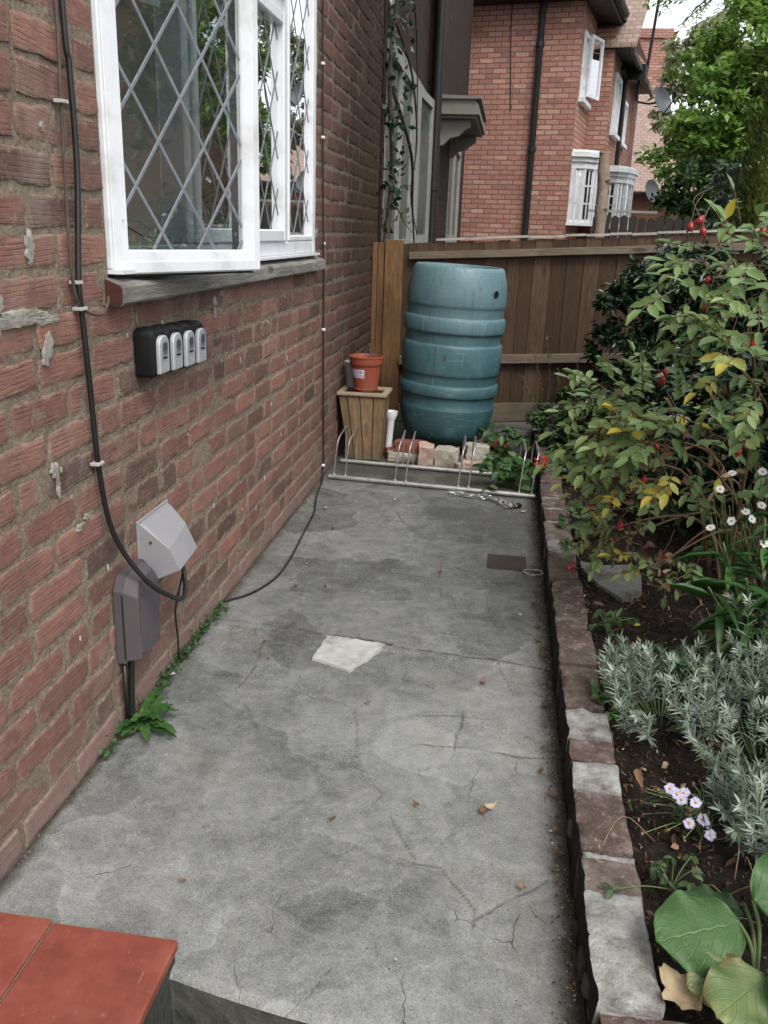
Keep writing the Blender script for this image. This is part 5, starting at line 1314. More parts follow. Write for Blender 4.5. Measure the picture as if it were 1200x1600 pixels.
    b.box(P(-9, -.35, ev), P(.38, 1.9, ev+.05)); b.box(P(-9, -.38, ev+.0505), P(.42, -.33, ev+.2)); b.box(P(.4, -.33, ev+.0505), P(.44, 3.0, ev+.2)); b.tube([P(.46, -.4, ev+.1), P(.46, 1.45, ev+.1)], .055, 8, smooth=False)
    b.box(P(.34, 3.1, ev-.62), P(.72, 3.5, ev-.36)); b.prism([(.62, ev-.45+zz), (.67, ev-.45+zz), (.88, ev+3.2), (.83, ev+3.2)], 1, 4.02, 4.08); b.box(P(.60, 1.42, e2-.16), P(.66, 6.4, e2-.07)); b.box(P(-.3, 1.45, e2-.068), P(.6, 6.4, e2-.03)); b.tube([P(.6, 3.3, ev-.6), P(.6, 3.3, ev-.95)], .03, 6)
    b.build('soffit_and_gutter', 'gutter', H)
    b = MB()
    b.poly([P(-9, -.4, ev+.2), P(.45, -.4, ev+.2), P(-3.5, 3.5, ev+4.2), P(-9, 3.5, ev+4.2)]); b.poly([P(.45, -.4, ev+.2), P(.45, 7, ev+.2), P(-3.5, 3.5, ev+4.2)])
    # lower hipped slope over the projecting wing, facing us
    e2 = ev-.33
    b.poly([P(-.3, 1.42, e2), P(.68, 1.42, e2), P(.9, 4.0, e2+2.9), P(-.3, 4.0, e2+2.9)]); b.poly([P(-.3, 1.42, e2-.06), P(.68, 1.42, e2-.06), P(.9, 4.0, e2+2.84), P(-.3, 4.0, e2+2.84)])
    b.poly([P(-.3, 1.42, e2-.06), P(.68, 1.42, e2-.06), P(.68, 1.42, e2), P(-.3, 1.42, e2)]); b.poly([P(.68, 1.42, e2-.06), P(.68, 1.42, e2), P(.9, 4, e2+2.9), P(.9, 4, e2+2.84)])
    b.build('roof', 'rooftile', H, uv=True, recalc=False)
    for (p, s) in (((1.02, 3.05, 3.62), .24), ((.95, 4.25, 2.12), .24)):
        b = MB(); b.X = Matrix.Translation(P(*p)) @ Euler((R(72), 0, R(58))).to_matrix().to_4x4()
        b.lathe([(0, 0), (s*.4, .012), (s*.75, .045), (s, .09), (s*.98, .094), (s*.74, .05), (s*.4, .017), (0, .004)], seg=28)
        D = b.build('satellite_dish', 'dish', H, smooth=50)
        b = MB(); b.X = Matrix.Translation(P(*p)) @ Euler((R(72), 0, R(58))).to_matrix().to_4x4(); b.tube([(0, -s, .05), (0, -s*.5, .25), (0, -.02, .34)], .012, 6); b.box((-.03, -.05, .3), (.03, .03, .38)); b.tube([(0, 0, 0), (0, .05, -.2), (-.2, .1, -.3)], .018, 6); b.build('feed_arm', 'gutter', D)
house2()
def house3():
    H = thing('tiled_roof_house', 'distant house with a big pale tiled roof and broad chimney behind the dishes', 'house', (4, 28, -.17)); zz = .17
    X = Matrix.Translation((-4, -28, zz)); b = MB(); b.X = X
    b.poly([(-3, 26.3, -.17), (7.4, 26.3, -.17), (7.4, 26.3, 2.6), (-3, 26.3, 2.6)]); b.poly([(7.4, 26.3, -.17), (7.4, 34, -.17), (7.4, 34, 2.6), (7.4, 26.3, 2.6)]); b.build('wall', 'redbrick_dull', H, uv=True, recalc=False)
    b = MB(); b.X = X; b.poly([(-3, 26, 2.5), (6.9, 26, 2.5), (3.75, 29.6, 6.35), (-3, 29.6, 6.35)]); b.poly([(6.9, 26, 2.5), (7.6, 34, 2.5), (3.75, 29.6, 6.35)]); b.poly([(-3, 26, 2.42), (6.9, 26, 2.42), (6.9, 26, 2.5), (-3, 26, 2.5)])
    b.build('roof', 'rooftile', H, uv=True, recalc=False)
    b = MB(); b.X = X; b.box((-3, 25.92, 2.4), (6.9, 25.99, 2.48)); b.build('gutter', 'gutter', H)
    b = MB(); b.X = X; b.box((3.75, 28.6, 4.6), (5.0, 29.7, 7.0)); b.box((3.68, 28.53, 6.75), (5.07, 29.77, 6.9)); b.build('chimney', 'redbrick', H, uv=True)
    b = MB(); b.X = X; b.prism([(-.0, -.17), (2.4, -.17), (2.4, 2.0), (0, 2.0)], 1, 26.2, 26.25) ; b.build('garage_door', 'offwhite', H)
house3()
def far_fence():
    t = thing('dark_far_fence', 'dark pointed slat fence below the distant tiled roof', 'fence', (2.9, 12.2, -.17)); b = MB(); r_ = random.Random(3)
    for i in range(26):
        x = -1.0+i*.115; h = 1.66+r_.uniform(-.02, .02); b.prism([(x, 0), (x+.1, 0), (x+.1, h), (x+.05, h+.03), (x, h)], 1, 0, .02)
    b.box((-1.05, .021, 1.3), (2.0, .06, 1.4)); b.box((-1.05, .021, .4), (2.0, .06, .5)); b.build('slats', 'darkfence', t)
    b = MB(); b.box((-1.08, -.02, 1.72), (-.2, .06, 1.75)); b.build('pale_cap', 'offwhite', t)
    t = thing('cut_trunk', 'bare upright trunk sawn off flat, standing behind the fence', 'tree trunk', (1.605, 8.0, -.17)); b = MB()
    b.tube([(0, 0, 0), (.0, 0, 1.0), (.005, 0, 1.6), (-.015, 0, 2.08)], lambda s: .058-.012*s+.004*math.sin(s*30), 14, k=8); 
    for z in (1.35, 1.62, 1.85): b.tube([(.0, -.03, z), (.05*(1 if z > 1.5 else -1), -.05, z+.02)], .016, 7, smooth=False)
    b.build('trunk', 'bark', t, smooth=60); b = MB(); b.lathe([(0, 2.085), (.044, 2.083), (.046, 2.07)], c=(-.015, 0), seg=14); b.build('sawn_top', 'planterrim', t)
far_fence()

# ================================================================== TREES AND PLANTS
def crown(items_n, blobs, size, tint=(0, 1), flat=.0, seed=0, shell=.55, droop=0):
    """leaf items inside overlapping ellipsoid clumps; blobs: (center, radii, tint offset)"""
    r_ = random.Random(seed); out = []
    tot = sum(b[1][0]*b[1][1]*b[1][2] for b in blobs)**1
    for (c, rad, to) in blobs:
        n = int(items_n*(rad[0]*rad[1]*rad[2])/tot)
        subs = []
        for k in range(max(6, int(n/45))):
            v = Vector((r_.gauss(0, 1), r_.gauss(0, 1), r_.gauss(0, 1))).normalized()*(shell+(1-shell)*r_.random()**.6)
            subs.append((v, r_.uniform(.12, .3), r_.uniform(-.22, .22)))
        for i in range(n):
            v, sr, st = r_.choice(subs)
            p = v+Vector((r_.gauss(0, 1), r_.gauss(0, 1), r_.gauss(0, .8)))*sr*.5
            pos = (c[0]+p.x*rad[0], c[1]+p.y*rad[1], c[2]+p.z*rad[2])
            d = Vector((r_.gauss(0, 1), r_.gauss(0, 1), r_.gauss(-.3-droop, .6))); nn = Vector((r_.gauss(0, .5), r_.gauss(0, .5), 1+flat))
            L = size*r_.uniform(.7, 1.3)
            out.append((pos, tuple(d), tuple(nn), L, L*.5, min(1, max(0, r_.gauss(.5, .2)+to+st))))
    return out
def branches(b, base, blobs, r, r_, n=2):
    for (c, rad, _) in blobs:
        for k in range(n):
            v = Vector((r_.uniform(-.6, .6)*rad[0], r_.uniform(-.6, .6)*rad[1], r_.uniform(-.4, .6)*rad[2])); e = Vector(c)+v; s = Vector(base)
            m = s.lerp(e, .5)+Vector((r_.uniform(-.2, .2), r_.uniform(-.2, .2), .1))
            b.tube([s, m, e], lambda t, r=r: r*(1-.85*t), 6, k=4)
def tree(name, lab, cat, base, top, blobs, n, size, mat, trunk_r, bark='barkdark', tpl='card', seed=0, group=None, droop=0):
    t = thing(name, lab, cat, base, group=group); r_ = random.Random(seed); X = Vector(base)
    bl = [((c[0]-X.x, c[1]-X.y, c[2]-X.z), rad, to) for c, rad, to in blobs]
    tp = Vector(top)-X; b = MB(); b.tube([(0, 0, 0), tp*.5+Vector((.03, .02, 0)), tp], lambda s: trunk_r*(1-.6*s), 10, k=6)
    branches(b, tp*.7, bl, trunk_r*.4, r_); b.build('trunk', bark, t, smooth=60)
    leaves('crown', crown(n, bl, size, seed=seed, droop=droop), mat, tpl, t); return t
tree('broadleaf_tree', 'large bright green leafy tree behind the fence on the right', 'tree', (5.2, 15, -.17), (4.9, 15, 4.6),
     [((3.75, 14.5, 3.0), (.75, .9, .7), .08), ((4.7, 14.3, 3.4), (.95, 1, .9), .02), ((3.5, 14.2, 2.35), (.75, .8, .5), -.12), ((4.6, 14, 2.4), (1.0, .9, .6), -.08), ((5.7, 14.5, 3.2), (1, 1, 1), 0), ((4.3, 15, 4.1), (.85, .9, .6), .12), ((5.4, 15, 4.7), (1.2, 1, .9), .1), ((4.8, 15, 5.3), (.9, .9, .6), .12), ((6, 15, 2.2), (1.1, 1, .9), -.05), ((3.6, 14.6, 3.6), (.6, .8, .5), .12), ((4.1, 14.6, 3.9), (.7, .8, .7), .12), ((6.4, 15, 4.2), (1.2, 1, 1.2), .05), ((3.9, 14.2, 2.9), (.8, .8, .6), .1)],
     42000, .13, 'tree', .16, seed=1)
tree('dark_shrub', 'dense dark green bush at the foot of the bright tree, next to the far roof', 'shrub', (3.55, 13, -.17), (3.5, 13, 1.6),
     [((3.3, 13, 1.95), (.55, .6, .38), 0), ((3.95, 13, 1.7), (.8, .7, .62), -.08), ((3.6, 12.8, 1.35), (.6, .6, .5), -.1), ((4.7, 13, 1.5), (.8, .7, .8), -.05)], 9000, .12, 'treedark', .08, seed=2)
tree('pale_shrub', 'pale silvery green shrub growing up in front of the distant roof', 'shrub', (4.4, 20, -.17), (4.3, 20, 3.8),
     [((3.95, 20, 3.75), (.4, .6, .6), .1), ((4.1, 20, 4.6), (.5, .6, .6), .0), ((4.5, 20, 3.2), (.6, .6, .6), -.05), ((4.6, 20, 5.0), (.6, .6, .6), 0)], 4200, .15, 'treepale', .06, seed=3, droop=.3)
tree('small_green_bush', 'small light green bush poking above the dark far fence', 'shrub', (3.05, 14.0, -.17), (3.05, 14, 1.4), [((3.05, 14, 1.62), (.2, .2, .17), .1), ((3.1, 14, 1.4), (.25, .25, .25), 0)], 500, .09, 'tree', .02, seed=4)
tree('variegated_shrub', 'grey green leaved shrub between the dark bush and the conifer', 'shrub', (3.1, 9.6, -.17), (3.1, 9.6, 1.5),
     [((2.98, 9.6, 1.75), (.22, .3, .27), .05), ((3.05, 9.5, 1.4), (.3, .3, .3), -.1)], 1500, .075, 'variegated', .03, seed=5, tpl='card')
def conifer():
    t = thing('column_conifer', 'tall upright olive green conifer at the right edge beyond the fence', 'tree', (3.42, 8.6, -.17)); r_ = random.Random(8); it = []
    b = MB(); b.tube([(0, 0, 0), (0, 0, 3.4)], lambda s: .07*(1-.8*s), 8, smooth=False); b.build('trunk', 'barkdark', t)
    for i in range(24000):
        z = r_.uniform(.7, 4.6); R_ = .66*max(.05, (1-((z-.9)/3.9)**1.7)) if z > .9 else .64
        a = r_.uniform(0, 6.283); q = R_*(.86+.14*math.sin(a*7+z*5)+.08*math.sin(a*13-z*11))*r_.uniform(.8, 1.03)
        p = (q*math.cos(a), q*math.sin(a), z+.17)
        d = (math.cos(a)*.5+r_.gauss(0, .3), math.sin(a)*.5+r_.gauss(0, .3), 1); it.append((p, d, (math.cos(a), math.sin(a), .2), r_.uniform(.05, .1), r_.uniform(.02, .035), min(1, max(0, .45+.35*math.sin(a*9+z*7)+r_.gauss(0, .18)))))
    leaves('crown', it, 'conifer', 'card', t)
conifer()
def robinia():
    # tree standing off to the right; its pinnate sprays hang into view from above
    t = thing('overhanging_tree', 'feathery leaved tree whose sprays hang down from the top edge against the sky', 'tree', (4.6, 9.3, -.17)); X = Vector((4.6, 9.3, -.17)); b = MB(); r_ = random.Random(21); it = []; pal = []
    b.tube([(0, 0, 0), (-.1, .1, 2.0), (-.2, 0, 3.6), (-.5, 0, 5.2)], lambda s: .13*(1-.5*s), 10)
    def spray(p, d, L):
        p = Vector(p); d = Vector(d).normalized(); side = d.cross(Vector((0, 0, 1))).normalized(); pts = []
        for i in range(7):
            q = p+d*L*i/6+Vector((0, 0, -.14*L*(i/6)**2)); pts.append(q)
        b.tube(pts, .0025, 4, smooth=False, caps=False); tt = r_.gauss(.5, .2)
        for i in range(1, 7):
            for s in (-1, 1):
                dd = side*s+d*.35+Vector((0, 0, -.35)); it.append((tuple(pts[i]), tuple(dd), (r_.gauss(0, .3), r_.gauss(0, .3), 1), L*.27, L*.10, min(1, max(0, tt+r_.gauss(0, .12)))))
        it.append((tuple(pts[-1]), tuple(d), (0, 0, 1), L*.26, L*.1, tt))
    boughs = [([(4.2, 9.3, 4.2), (3.3, 8.9, 3.95), (2.55, 8.5, 3.33), (2.2, 8.3, 3.02)], 46, .17, .3), ([(4.2, 9.3, 4.4), (3.0, 8.7, 3.9), (2.1, 8.2, 3.42), (1.62, 8.0, 3.24)], 50, .16, .35), ([(4.3, 9.2, 4.2), (3.4, 8.8, 3.75), (2.9, 8.4, 3.45)], 60, .3, .0), ([(4.3, 9.2, 4.3), (3.7, 8.7, 3.8), (3.2, 8.3, 3.55)], 70, .28, .0),
              ([(4.3, 9.2, 4.4), (3.6, 8.9, 4.0), (3.0, 8.4, 3.75)], 60, .3, 0)]
    for pts, n, sp, t0 in boughs:
        P = catmull([Vector(p)-X for p in pts], 8); b.tube(P, lambda s: .03*(1-.85*s), 6, smooth=False)
        for k in range(n):
            q = P[int(len(P)*(t0+(1-t0)*r_.random()*.999))]+Vector((r_.gauss(0, sp), r_.gauss(0, sp), r_.gauss(0, sp*.5)))*.6; spray(q, (r_.gauss(-.3, .8), r_.gauss(-.3, .8), r_.gauss(-.5, .4)), r_.uniform(.16, .3))
    b.build('branches', 'barkdark', t, smooth=60); leaves('foliage', it, 'tree', 'card', t)
robinia()

# ---- planting beside the path
def compound(it, st, p, d, up, L, tints, n=7, r_=rng, lw=.55):
    """one compound leaf: leaflets in pairs along a stalk"""
    p = Vector(p); d = Vector(d).normalized(); up = Vector(up); s = d.cross(up)
    if s.length < .1: s = d.cross(Vector((1, 0, 0)))
    s.normalize(); pairs = (n-1)//2; pts = [p+d*L*k/5+Vector((0, 0, -.1*L*(k/5)**2)) for k in range(6)]
    st.tube(pts, .0011, 4, smooth=False, caps=False); ll = L*.5
    for k in range(pairs):
        q = pts[2+k if 2+k < 5 else 4]
        for sg in (-1, 1):
            it.append((tuple(q), tuple(s*sg+d*.45+Vector((0, 0, r_.uniform(-.35, .1)))), tuple(up+Vector((r_.gauss(0, .25), r_.gauss(0, .25), 0))), ll*r_.uniform(.75, 1.05)*(.8+.1*k), ll*lw*r_.uniform(.85, 1.1)*(.8+.1*k), min(1, max(0, tints+r_.gauss(0, .07)))))
    it.append((tuple(pts[-1]), tuple(d), tuple(up), ll*1.05, ll*lw*1.05, min(1, max(0, tints+r_.gauss(0, .06)))))
def rose():
    t = thing('rose_bush', 'rose bush with red hips and yellowing leaves arching over the bed on the right', 'rose bush', (1.75, 2.75, .1)); X = Vector((1.75, 2.75, .1))
    r_ = random.Random(31); st = MB(); it = []; hips = []; dry = []
    # clumps of foliage: centre, radii, number of compound leaves, share of yellow, leaf length
    cl = [((1.42, 2.25, 1.16), (.10, .2, .10), 20, .1, .085), ((1.52, 2.2, 1.02), (.12, .2, .12), 30, .08, .085), ((1.62, 2.3, .88), (.14, .25, .12), 20, .05, .085), ((1.44, 2.25, .95), (.06, .15, .1), 12, .15, .08), ((1.62, 2.4, 1.15), (.15, .2, .14), 22, .05, .085),
          ((1.26, 2.62, .73), (.115, .17, .08), 34, .1, .085), ((1.36, 2.5, .68), (.12, .2, .09), 30, .08, .085), ((1.19, 2.62, .66), (.07, .12, .06), 13, .3, .08), ((1.5, 2.5, .7), (.12, .2, .14), 13, .02, .085), ((1.25, 2.65, .56), (.08, .12, .05), 14, .55, .07),
          ((1.32, 2.75, .49), (.09, .14, .08), 15, .2, .075), ((1.25, 2.9, .39), (.06, .1, .05), 7, .35, .065), ((1.33, 2.75, .3), (.06, .1, .05), 7, .35, .07), ((1.42, 2.62, .27), (.05, .08, .04), 5, .3, .075), ((1.56, 2.75, .5), (.15, .2, .16), 8, .05, .08), ((1.7, 2.6, .9), (.15, .25, .25), 14, 0, .085), ((1.24, 2.75, .31), (.04, .1, .04), 6, .2, .07), ((1.85, 2.4, 1.15), (.15, .2, .12), 14, 0, .08)]
    for c, rad, n, yl, L in cl:
        c = Vector(c)-X
        base = Vector((r_.uniform(-.12, .08), r_.uniform(-.1, .15), 0)); m = base.lerp(c, .5)+Vector((.06, .05, .16))
        st.tube([base, m, c, c+Vector((-.05, -.03, -.02))], lambda s: .006*(1-.7*s), 6)
        for i in range(n):
            v = Vector((r_.gauss(0, .55), r_.gauss(0, .55), r_.gauss(0, .55))); p = c+Vector((v.x*rad[0], v.y*rad[1], v.z*rad[2]))
            d = (v.normalized()+Vector((-.5, -.6, r_.uniform(-.5, .3)))); up = Vector((-.15, -.45, 1))+v*.3
            tint = r_.uniform(.88, 1) if r_.random() < yl*.6 else r_.gauss(.5, .17)
            compound(it, st, p, d, up, L*r_.uniform(.95, 1.35), tint, n=7 if r_.random() < .5 else 5, r_=r_)
    hp = [(1.33, 2.3, 1.27), (1.345, 2.32, 1.245), (1.31, 2.3, 1.255), (1.395, 2.3, 1.245), (1.48, 2.3, 1.25), (1.49, 2.28, 1.24), (1.41, 2.5, 1.125), (1.40, 2.45, 1.06), (1.405, 2.47, 1.055), (1.57, 2.3, 1.11), (1.62, 2.3, 1.18), (1.52, 2.2, 1.08), (1.35, 2.6, .86), (1.348, 2.62, .83), (1.50, 2.3, .98), (1.245, 2.6, .655), (1.355, 2.6, .635), (1.29, 2.75, .46), (1.19, 2.75, .38), (1.30, 2.75, .335), (1.43, 2.65, .27), (1.56, 2.5, .66), (1.6, 2.3, .66), (1.22, 2.9, .35), (1.33, 2.6, .53), (1.66, 2.2, .5)]
    for k, p in enumerate(hp):
        b = MB(); q = Vector(p)-X; e = Euler((r_.uniform(-.6, .6)+math.pi*(k % 2), r_.uniform(-.6, .6), 0)).to_matrix().to_4x4()
        s = r_.uniform(.8, 1.15); b.X = Matrix.Translation(q) @ e; b.lathe([(0, -.012*s), (.0045*s, -.011*s), (.0085*s, -.005*s), (.0093*s, .001*s), (.0065*s, .008*s), (.0028*s, .012*s), (.0036*s, .0145*s), (0, .0135*s)], seg=14)
        b.build('rose_hip', 'hip', t, smooth=True)
        st.tube([q+Vector((r_.uniform(-.01, .01), 0, .01)), q+Vector((r_.uniform(-.02, .02), .02, .05)), q+Vector((.03, .05, .08))], .0012, 4)
        for j in range(4): dry.append((tuple(q+Vector((0, 0, .008 if k % 2 else -.008))), (r_.gauss(0, 1), r_.gauss(0, 1), .5 if k % 2 else -.6), tuple(rv()), .018, .004, r_.random()*.6))
    for k in range(230):
        c, rad, n, yl, L = r_.choice(cl[5:14]); p = Vector(c)-X+Vector((r_.gauss(0, .5)*rad[0], r_.gauss(0, .5)*rad[1], r_.gauss(-.4, .6)*rad[2])); dry.append((tuple(p), tuple(rv()), tuple(rv()), r_.uniform(.025, .045), r_.uniform(.012, .024), r_.random()))
    for k in range(9):
        a = Vector((r_.uniform(-.1, .1), r_.uniform(-.1, .2), 0)); e = Vector((r_.uniform(-.5, .0), r_.uniform(-.5, .1), r_.uniform(.2, 1.05))); st.tube([a, a.lerp(e, .5)+Vector((.05, .05, .15)), e], lambda s: .0045*(1-.6*s), 5)
    st.build('stems', 'twig', t, smooth=60)
    leaves('foliage', it, 'rose', 'leaf', t, curl=.16); leaves('withered_leaves', dry, 'dry', 'leaf', t, curl=.4)
    y = []
    for p, d in (((1.50, 2.0, 1.02), (1, -.2, -.15)), ((1.52, 2.0, 1.02), (.6, -.3, -1)), ((1.51, 2.0, 1.03), (.2, -.3, .7)), ((1.52, 2.5, .58), (-.1, -.3, -1)), ((1.39, 2.3, 1.275), (.2, -.3, 1)), ((1.16, 2.6, .6), (1, -.2, .2)), ((1.2, 2.6, .56), (.6, -.2, -.8))):
        y.append((tuple(Vector(p)-X), d, (-.2, -1, .5), .05, .026, r_.random()))
    leaves('yellow_leaves', y, 'yellow', 'leaf', t, curl=.1)
rose()
def dark_shrub():
    tree('evergreen_shrub', 'dense dark glossy evergreen shrub in the bed against the fence', 'shrub', (1.95, 5.0, .1), (1.9, 5.0, .7),
        [((1.62, 5.0, .88), (.24, .3, .22), 0), ((1.9, 4.9, .95), (.28, .3, .25), .05), ((1.78, 4.8, .62), (.33, .35, .25), 0), ((1.62, 4.7, .42), (.25, .3, .22), 0), ((2.1, 4.9, .55), (.3, .3, .4), -.05), ((1.45, 4.85, .93), (.1, .12, .07), .1), ((1.5, 4.6, .35), (.2, .25, .15), .05), ((2.0, 4.2, .4), (.35, .4, .35), 0), ((2.35, 4.6, .9), (.3, .3, .4), -.1), ((1.75, 4.95, 1.0), (.3, .3, .2), 0), ((1.5, 4.95, .62), (.16, .25, .2), 0), ((1.7, 3.9, .3), (.3, .35, .25), 0), ((2.1, 3.6, .6), (.35, .4, .45), 0), ((2.4, 3.2, .8), (.4, .4, .5), 0), ((1.8, 3.2, .62), (.22, .3, .25), 0), ((1.62, 3.5, .35), (.2, .25, .2), 0), ((1.95, 2.9, .9), (.2, .25, .3), 0)],
        36000, .05, 'shrub', .03, seed=6, tpl='leaf')
    tree('low_undergrowth_shrub', 'low dark leafy bush to the right of the barrel under the fence', 'shrub', (1.35, 5.0, .0), (1.35, 5.0, .25),
        [((1.2, 4.95, .2), (.16, .25, .12), 0), ((1.4, 4.8, .25), (.2, .3, .16), 0), ((1.5, 4.4, .22), (.22, .3, .16), .05), ((1.28, 4.6, .14), (.12, .25, .1), .05), ((1.32, 5.1, .34), (.1, .12, .14), 0), ((1.35, 4.3, .12), (.12, .2, .1), 0)], 8500, .036, 'ivy', .01, seed=7, tpl='leaf')
    # straggling stems with a few leaves above it
    t = thing('straggly_weed', 'thin straggly stems rising in front of the fence right of the barrel', 'weed', (1.1, 5.1, .05)); b = MB(); it = []; r_ = random.Random(5)
    for e in ((-.05, 0, .55), (.02, .05, .62), (.1, 0, .45), (-.1, -.05, .4), (.2, -.1, .5), (.15, .1, .3)):
        P = catmull([(0, 0, 0), (e[0]*.6+.05, e[1], e[2]*.5), e], 6); b.tube(P, .002, 4, smooth=False)
        for q in P[4:]:
            for k in range(2): it.append((tuple(q), tuple(rv()), (0, 0, 1), r_.uniform(.015, .03), .012, r_.random()))
    b.build('stems', 'twig', t); leaves('foliage', it, 'ivy', 'leaf', t)
dark_shrub()
def leafy_clump(name, lab, cat, base, n, rad, h, L, W, mat, seed, tpl='leaf', stem='greenstem', curl=.2):
    t = thing(name, lab, cat, base); r_ = random.Random(seed); b = MB(); it = []
    for i in range(n):
        e = Vector((r_.gauss(0, .5)*rad, r_.gauss(0, .5)*rad, r_.uniform(.2, 1)*h)); b.tube([(0, 0, 0), e*.5+Vector((0, 0, h*.15)), e], .0012, 4)
        for k in range(3): it.append((tuple(e), (r_.gauss(0, 1), r_.gauss(-.4, 1), r_.gauss(-.1, .4)), (r_.gauss(0, .3), -.3+r_.gauss(0, .3), 1), L*r_.uniform(.7, 1.2), W*r_.uniform(.8, 1.2), min(1, max(0, r_.gauss(.55, .22)))))
    b.build('stems', stem, t); leaves('foliage', it, mat, tpl, t, curl=curl); return t
leafy_clump('bright_leafy_weed', 'bright green leafy plant growing through the right end of the bike rack', 'weed', (.96, 4.28, .0), 46, .15, .16, .055, .045, 'fresh', 41)
leafy_clump('leafy_weed', 'green leafy weed behind the right foot of the barrel', 'weed', (.93, 4.75, .0), 26, .13, .2, .06, .045, 'ivy', 42)
leafy_clump('red_geranium', 'small red flowered plant at the far end of the brick edging', 'flower', (1.2, 4.15, .09), 16, .1, .09, .04, .035, 'ivy', 43)
def geranium():
    t = thing('red_flower', 'bright red flower head leaning over the far end of the brick edging', 'flower', (1.10, 4.12, .10)); b = MB(); b.tube([(.08, .05, 0), (.04, .03, .05), (0, 0, .08)], .0022, 5); b.build('stem', 'greenstem', t)
    it = []
    for i in range(46):
        v = rv(); it.append(((v.x*.02, v.y*.02, .085+v.z*.018), tuple(v+rv()*.4), tuple(rv()), .02, .017, rng.random()))
    leaves('petals', it, 'geran', 'petal', t)
    t = thing('fallen_red_petals', 'little cluster of red petals lying on the brick edging', 'petals', (1.165, 2.87, .122)); it = []
    for i in range(12): it.append(((rng.gauss(0, .012), rng.gauss(0, .012), .003+rng.random()*.012), tuple(rv()), tuple(rv()), .015, .011, rng.random()))
    leaves('petals', it, 'geran', 'petal', t)
geranium()
def lavender(name, lab, base, rx, ry, h, n, seed):
    t = thing(name, lab, 'lavender', base, group='lavender bushes in the bed'); r_ = random.Random(seed); b = MB(); it = []
    for i in range(n):
        a = r_.uniform(0, 6.283); q = math.sqrt(r_.random()); e = Vector((rx*q*math.cos(a), ry*q*math.sin(a), h*(1-.55*q*q)*r_.uniform(.55, 1.1)))
        s0 = Vector((e.x*.25, e.y*.25, 0)); m = s0.lerp(e, .55)+Vector((e.x*.15, e.y*.15, -.01)); P = catmull([s0, m, e, e+Vector((e.x*.15+r_.gauss(0, .008), e.y*.15+r_.gauss(0, .008), .03))], 5)
        b.tube(P, .0013, 4, smooth=False, caps=False)
        tt = r_.gauss(.66, .16); k0 = int(len(P)*.35); K = P[k0:]
        for j, p in enumerate(K):
            d = (K[min(j+1, len(K)-1)]-K[max(j-1, 0)]).normalized(); f = j/len(K)
            for m_ in range(5):
                o = rv(); o = (o-d*o.dot(d)).normalized(); L = r_.uniform(.022, .036)*(1-.25*f)
                it.append((tuple(p+d*r_.uniform(-.004, .004)), tuple(o+d*(.55+.9*f)), tuple(d), L, L*.15, min(1, max(0, tt+.25*(f-.5)+r_.gauss(0, .1)))))
    b.build('stems', 'greenstem', t); leaves('foliage', it, 'lavender', 'blade', t, curl=.1)
lavender('lavender_bush', 'silvery lavender bush nearest the brick edging, its tips leaning over it', (1.33, 1.93, .1), .17, .17, .2, 48, 51)
lavender('lavender_bush', 'largest silvery lavender bush, in the middle of the bed at the right edge', (1.53, 1.80, .1), .21, .19, .24, 62, 52)
lavender('lavender_bush', 'silvery lavender bush low behind the pale purple daisies', (1.50, 1.52, .09), .16, .13, .19, 42, 53)
lavender('lavender_bush', 'tall wispy lavender at the right edge above the other silvery bushes', (1.62, 2.1, .1), .16, .16, .3, 40, 54)
def daisies(name, lab, base, heads, mat, r, seed, seeds=(), stemr=.0011):
    t = thing(name, lab, 'flower', base); X = Vector(base); r_ = random.Random(seed); b = MB(); it = []; lf = []
    for h in heads:
        p = Vector(h)-X; f = Vector((r_.gauss(-.15, .25), r_.gauss(-.75, .2), r_.gauss(.75, .2))).normalized(); u = f.orthogonal().normalized(); v = f.cross(u); pet = []
        nn = 22
        for k in range(nn):
            a = 6.283*k/nn; d = u*math.cos(a)+v*math.sin(a)+f*r_.uniform(.0, .25); pet.append((tuple(p), tuple(d), tuple(f), r*r_.uniform(.85, 1.1), r*.24, r_.random()))
        o = leaves('flower_head', pet, mat, 'petal', t)
        c = MB(); c.X = Matrix.Translation(p) @ f.to_track_quat('Z', 'Y').to_matrix().to_4x4(); c.lathe([(0, .003), (r*.22, .0022), (r*.27, 0), (r*.2, -.002)], seg=10); c.build('flower_eye', 'eye', o, smooth=True)
        b.tube([(r_.uniform(-.04, .04), r_.uniform(-.03, .03), 0), p*.5+Vector((.02, .02, .02)), p-f*.002], stemr, 4)
    for h in seeds:
        p = Vector(h)-X; b.tube([(0, 0, 0), p*.5+Vector((.01, 0, .02)), p], stemr, 4)
        lf = [(tuple(p), tuple(rv()), tuple(rv()), .007, .004, r_.random()) for k in range(9)]; leaves('seed_head', lf, 'dry', 'card', t)
    b.build('stems', 'greenstem', t)
    g = []
    for i in range(60):
        h = Vector(r_.choice(list(heads)+list(seeds)))-X; q = h*r_.uniform(.2, .9)+Vector((r_.gauss(0, .015), r_.gauss(0, .015), r_.gauss(0, .01))); g.append((tuple(q), tuple(rv()), (0, 0, 1), r_.uniform(.02, .04), .006, r_.random()))
    leaves('foliage', g, 'ivy', 'blade', t)
sh = [(1.24+rng.uniform(-.02, .12), 1.5+rng.uniform(-.05, .08), .13+rng.uniform(-.05, .07)) for _ in range(22)]
daisies('pale_purple_daisies', 'clump of pale purple daisies in front of the lavender by the brick edging', (1.34, 1.56, .08), [(1.267, 1.5, .208), (1.282, 1.5, .198), (1.290, 1.495, .19), (1.318, 1.5, .183), (1.312, 1.5, .135), (1.342, 1.5, .139), (1.352, 1.49, .121), (1.297, 1.51, .195), (1.336, 1.5, .148)], 'petalv', .0125, 61, sh)
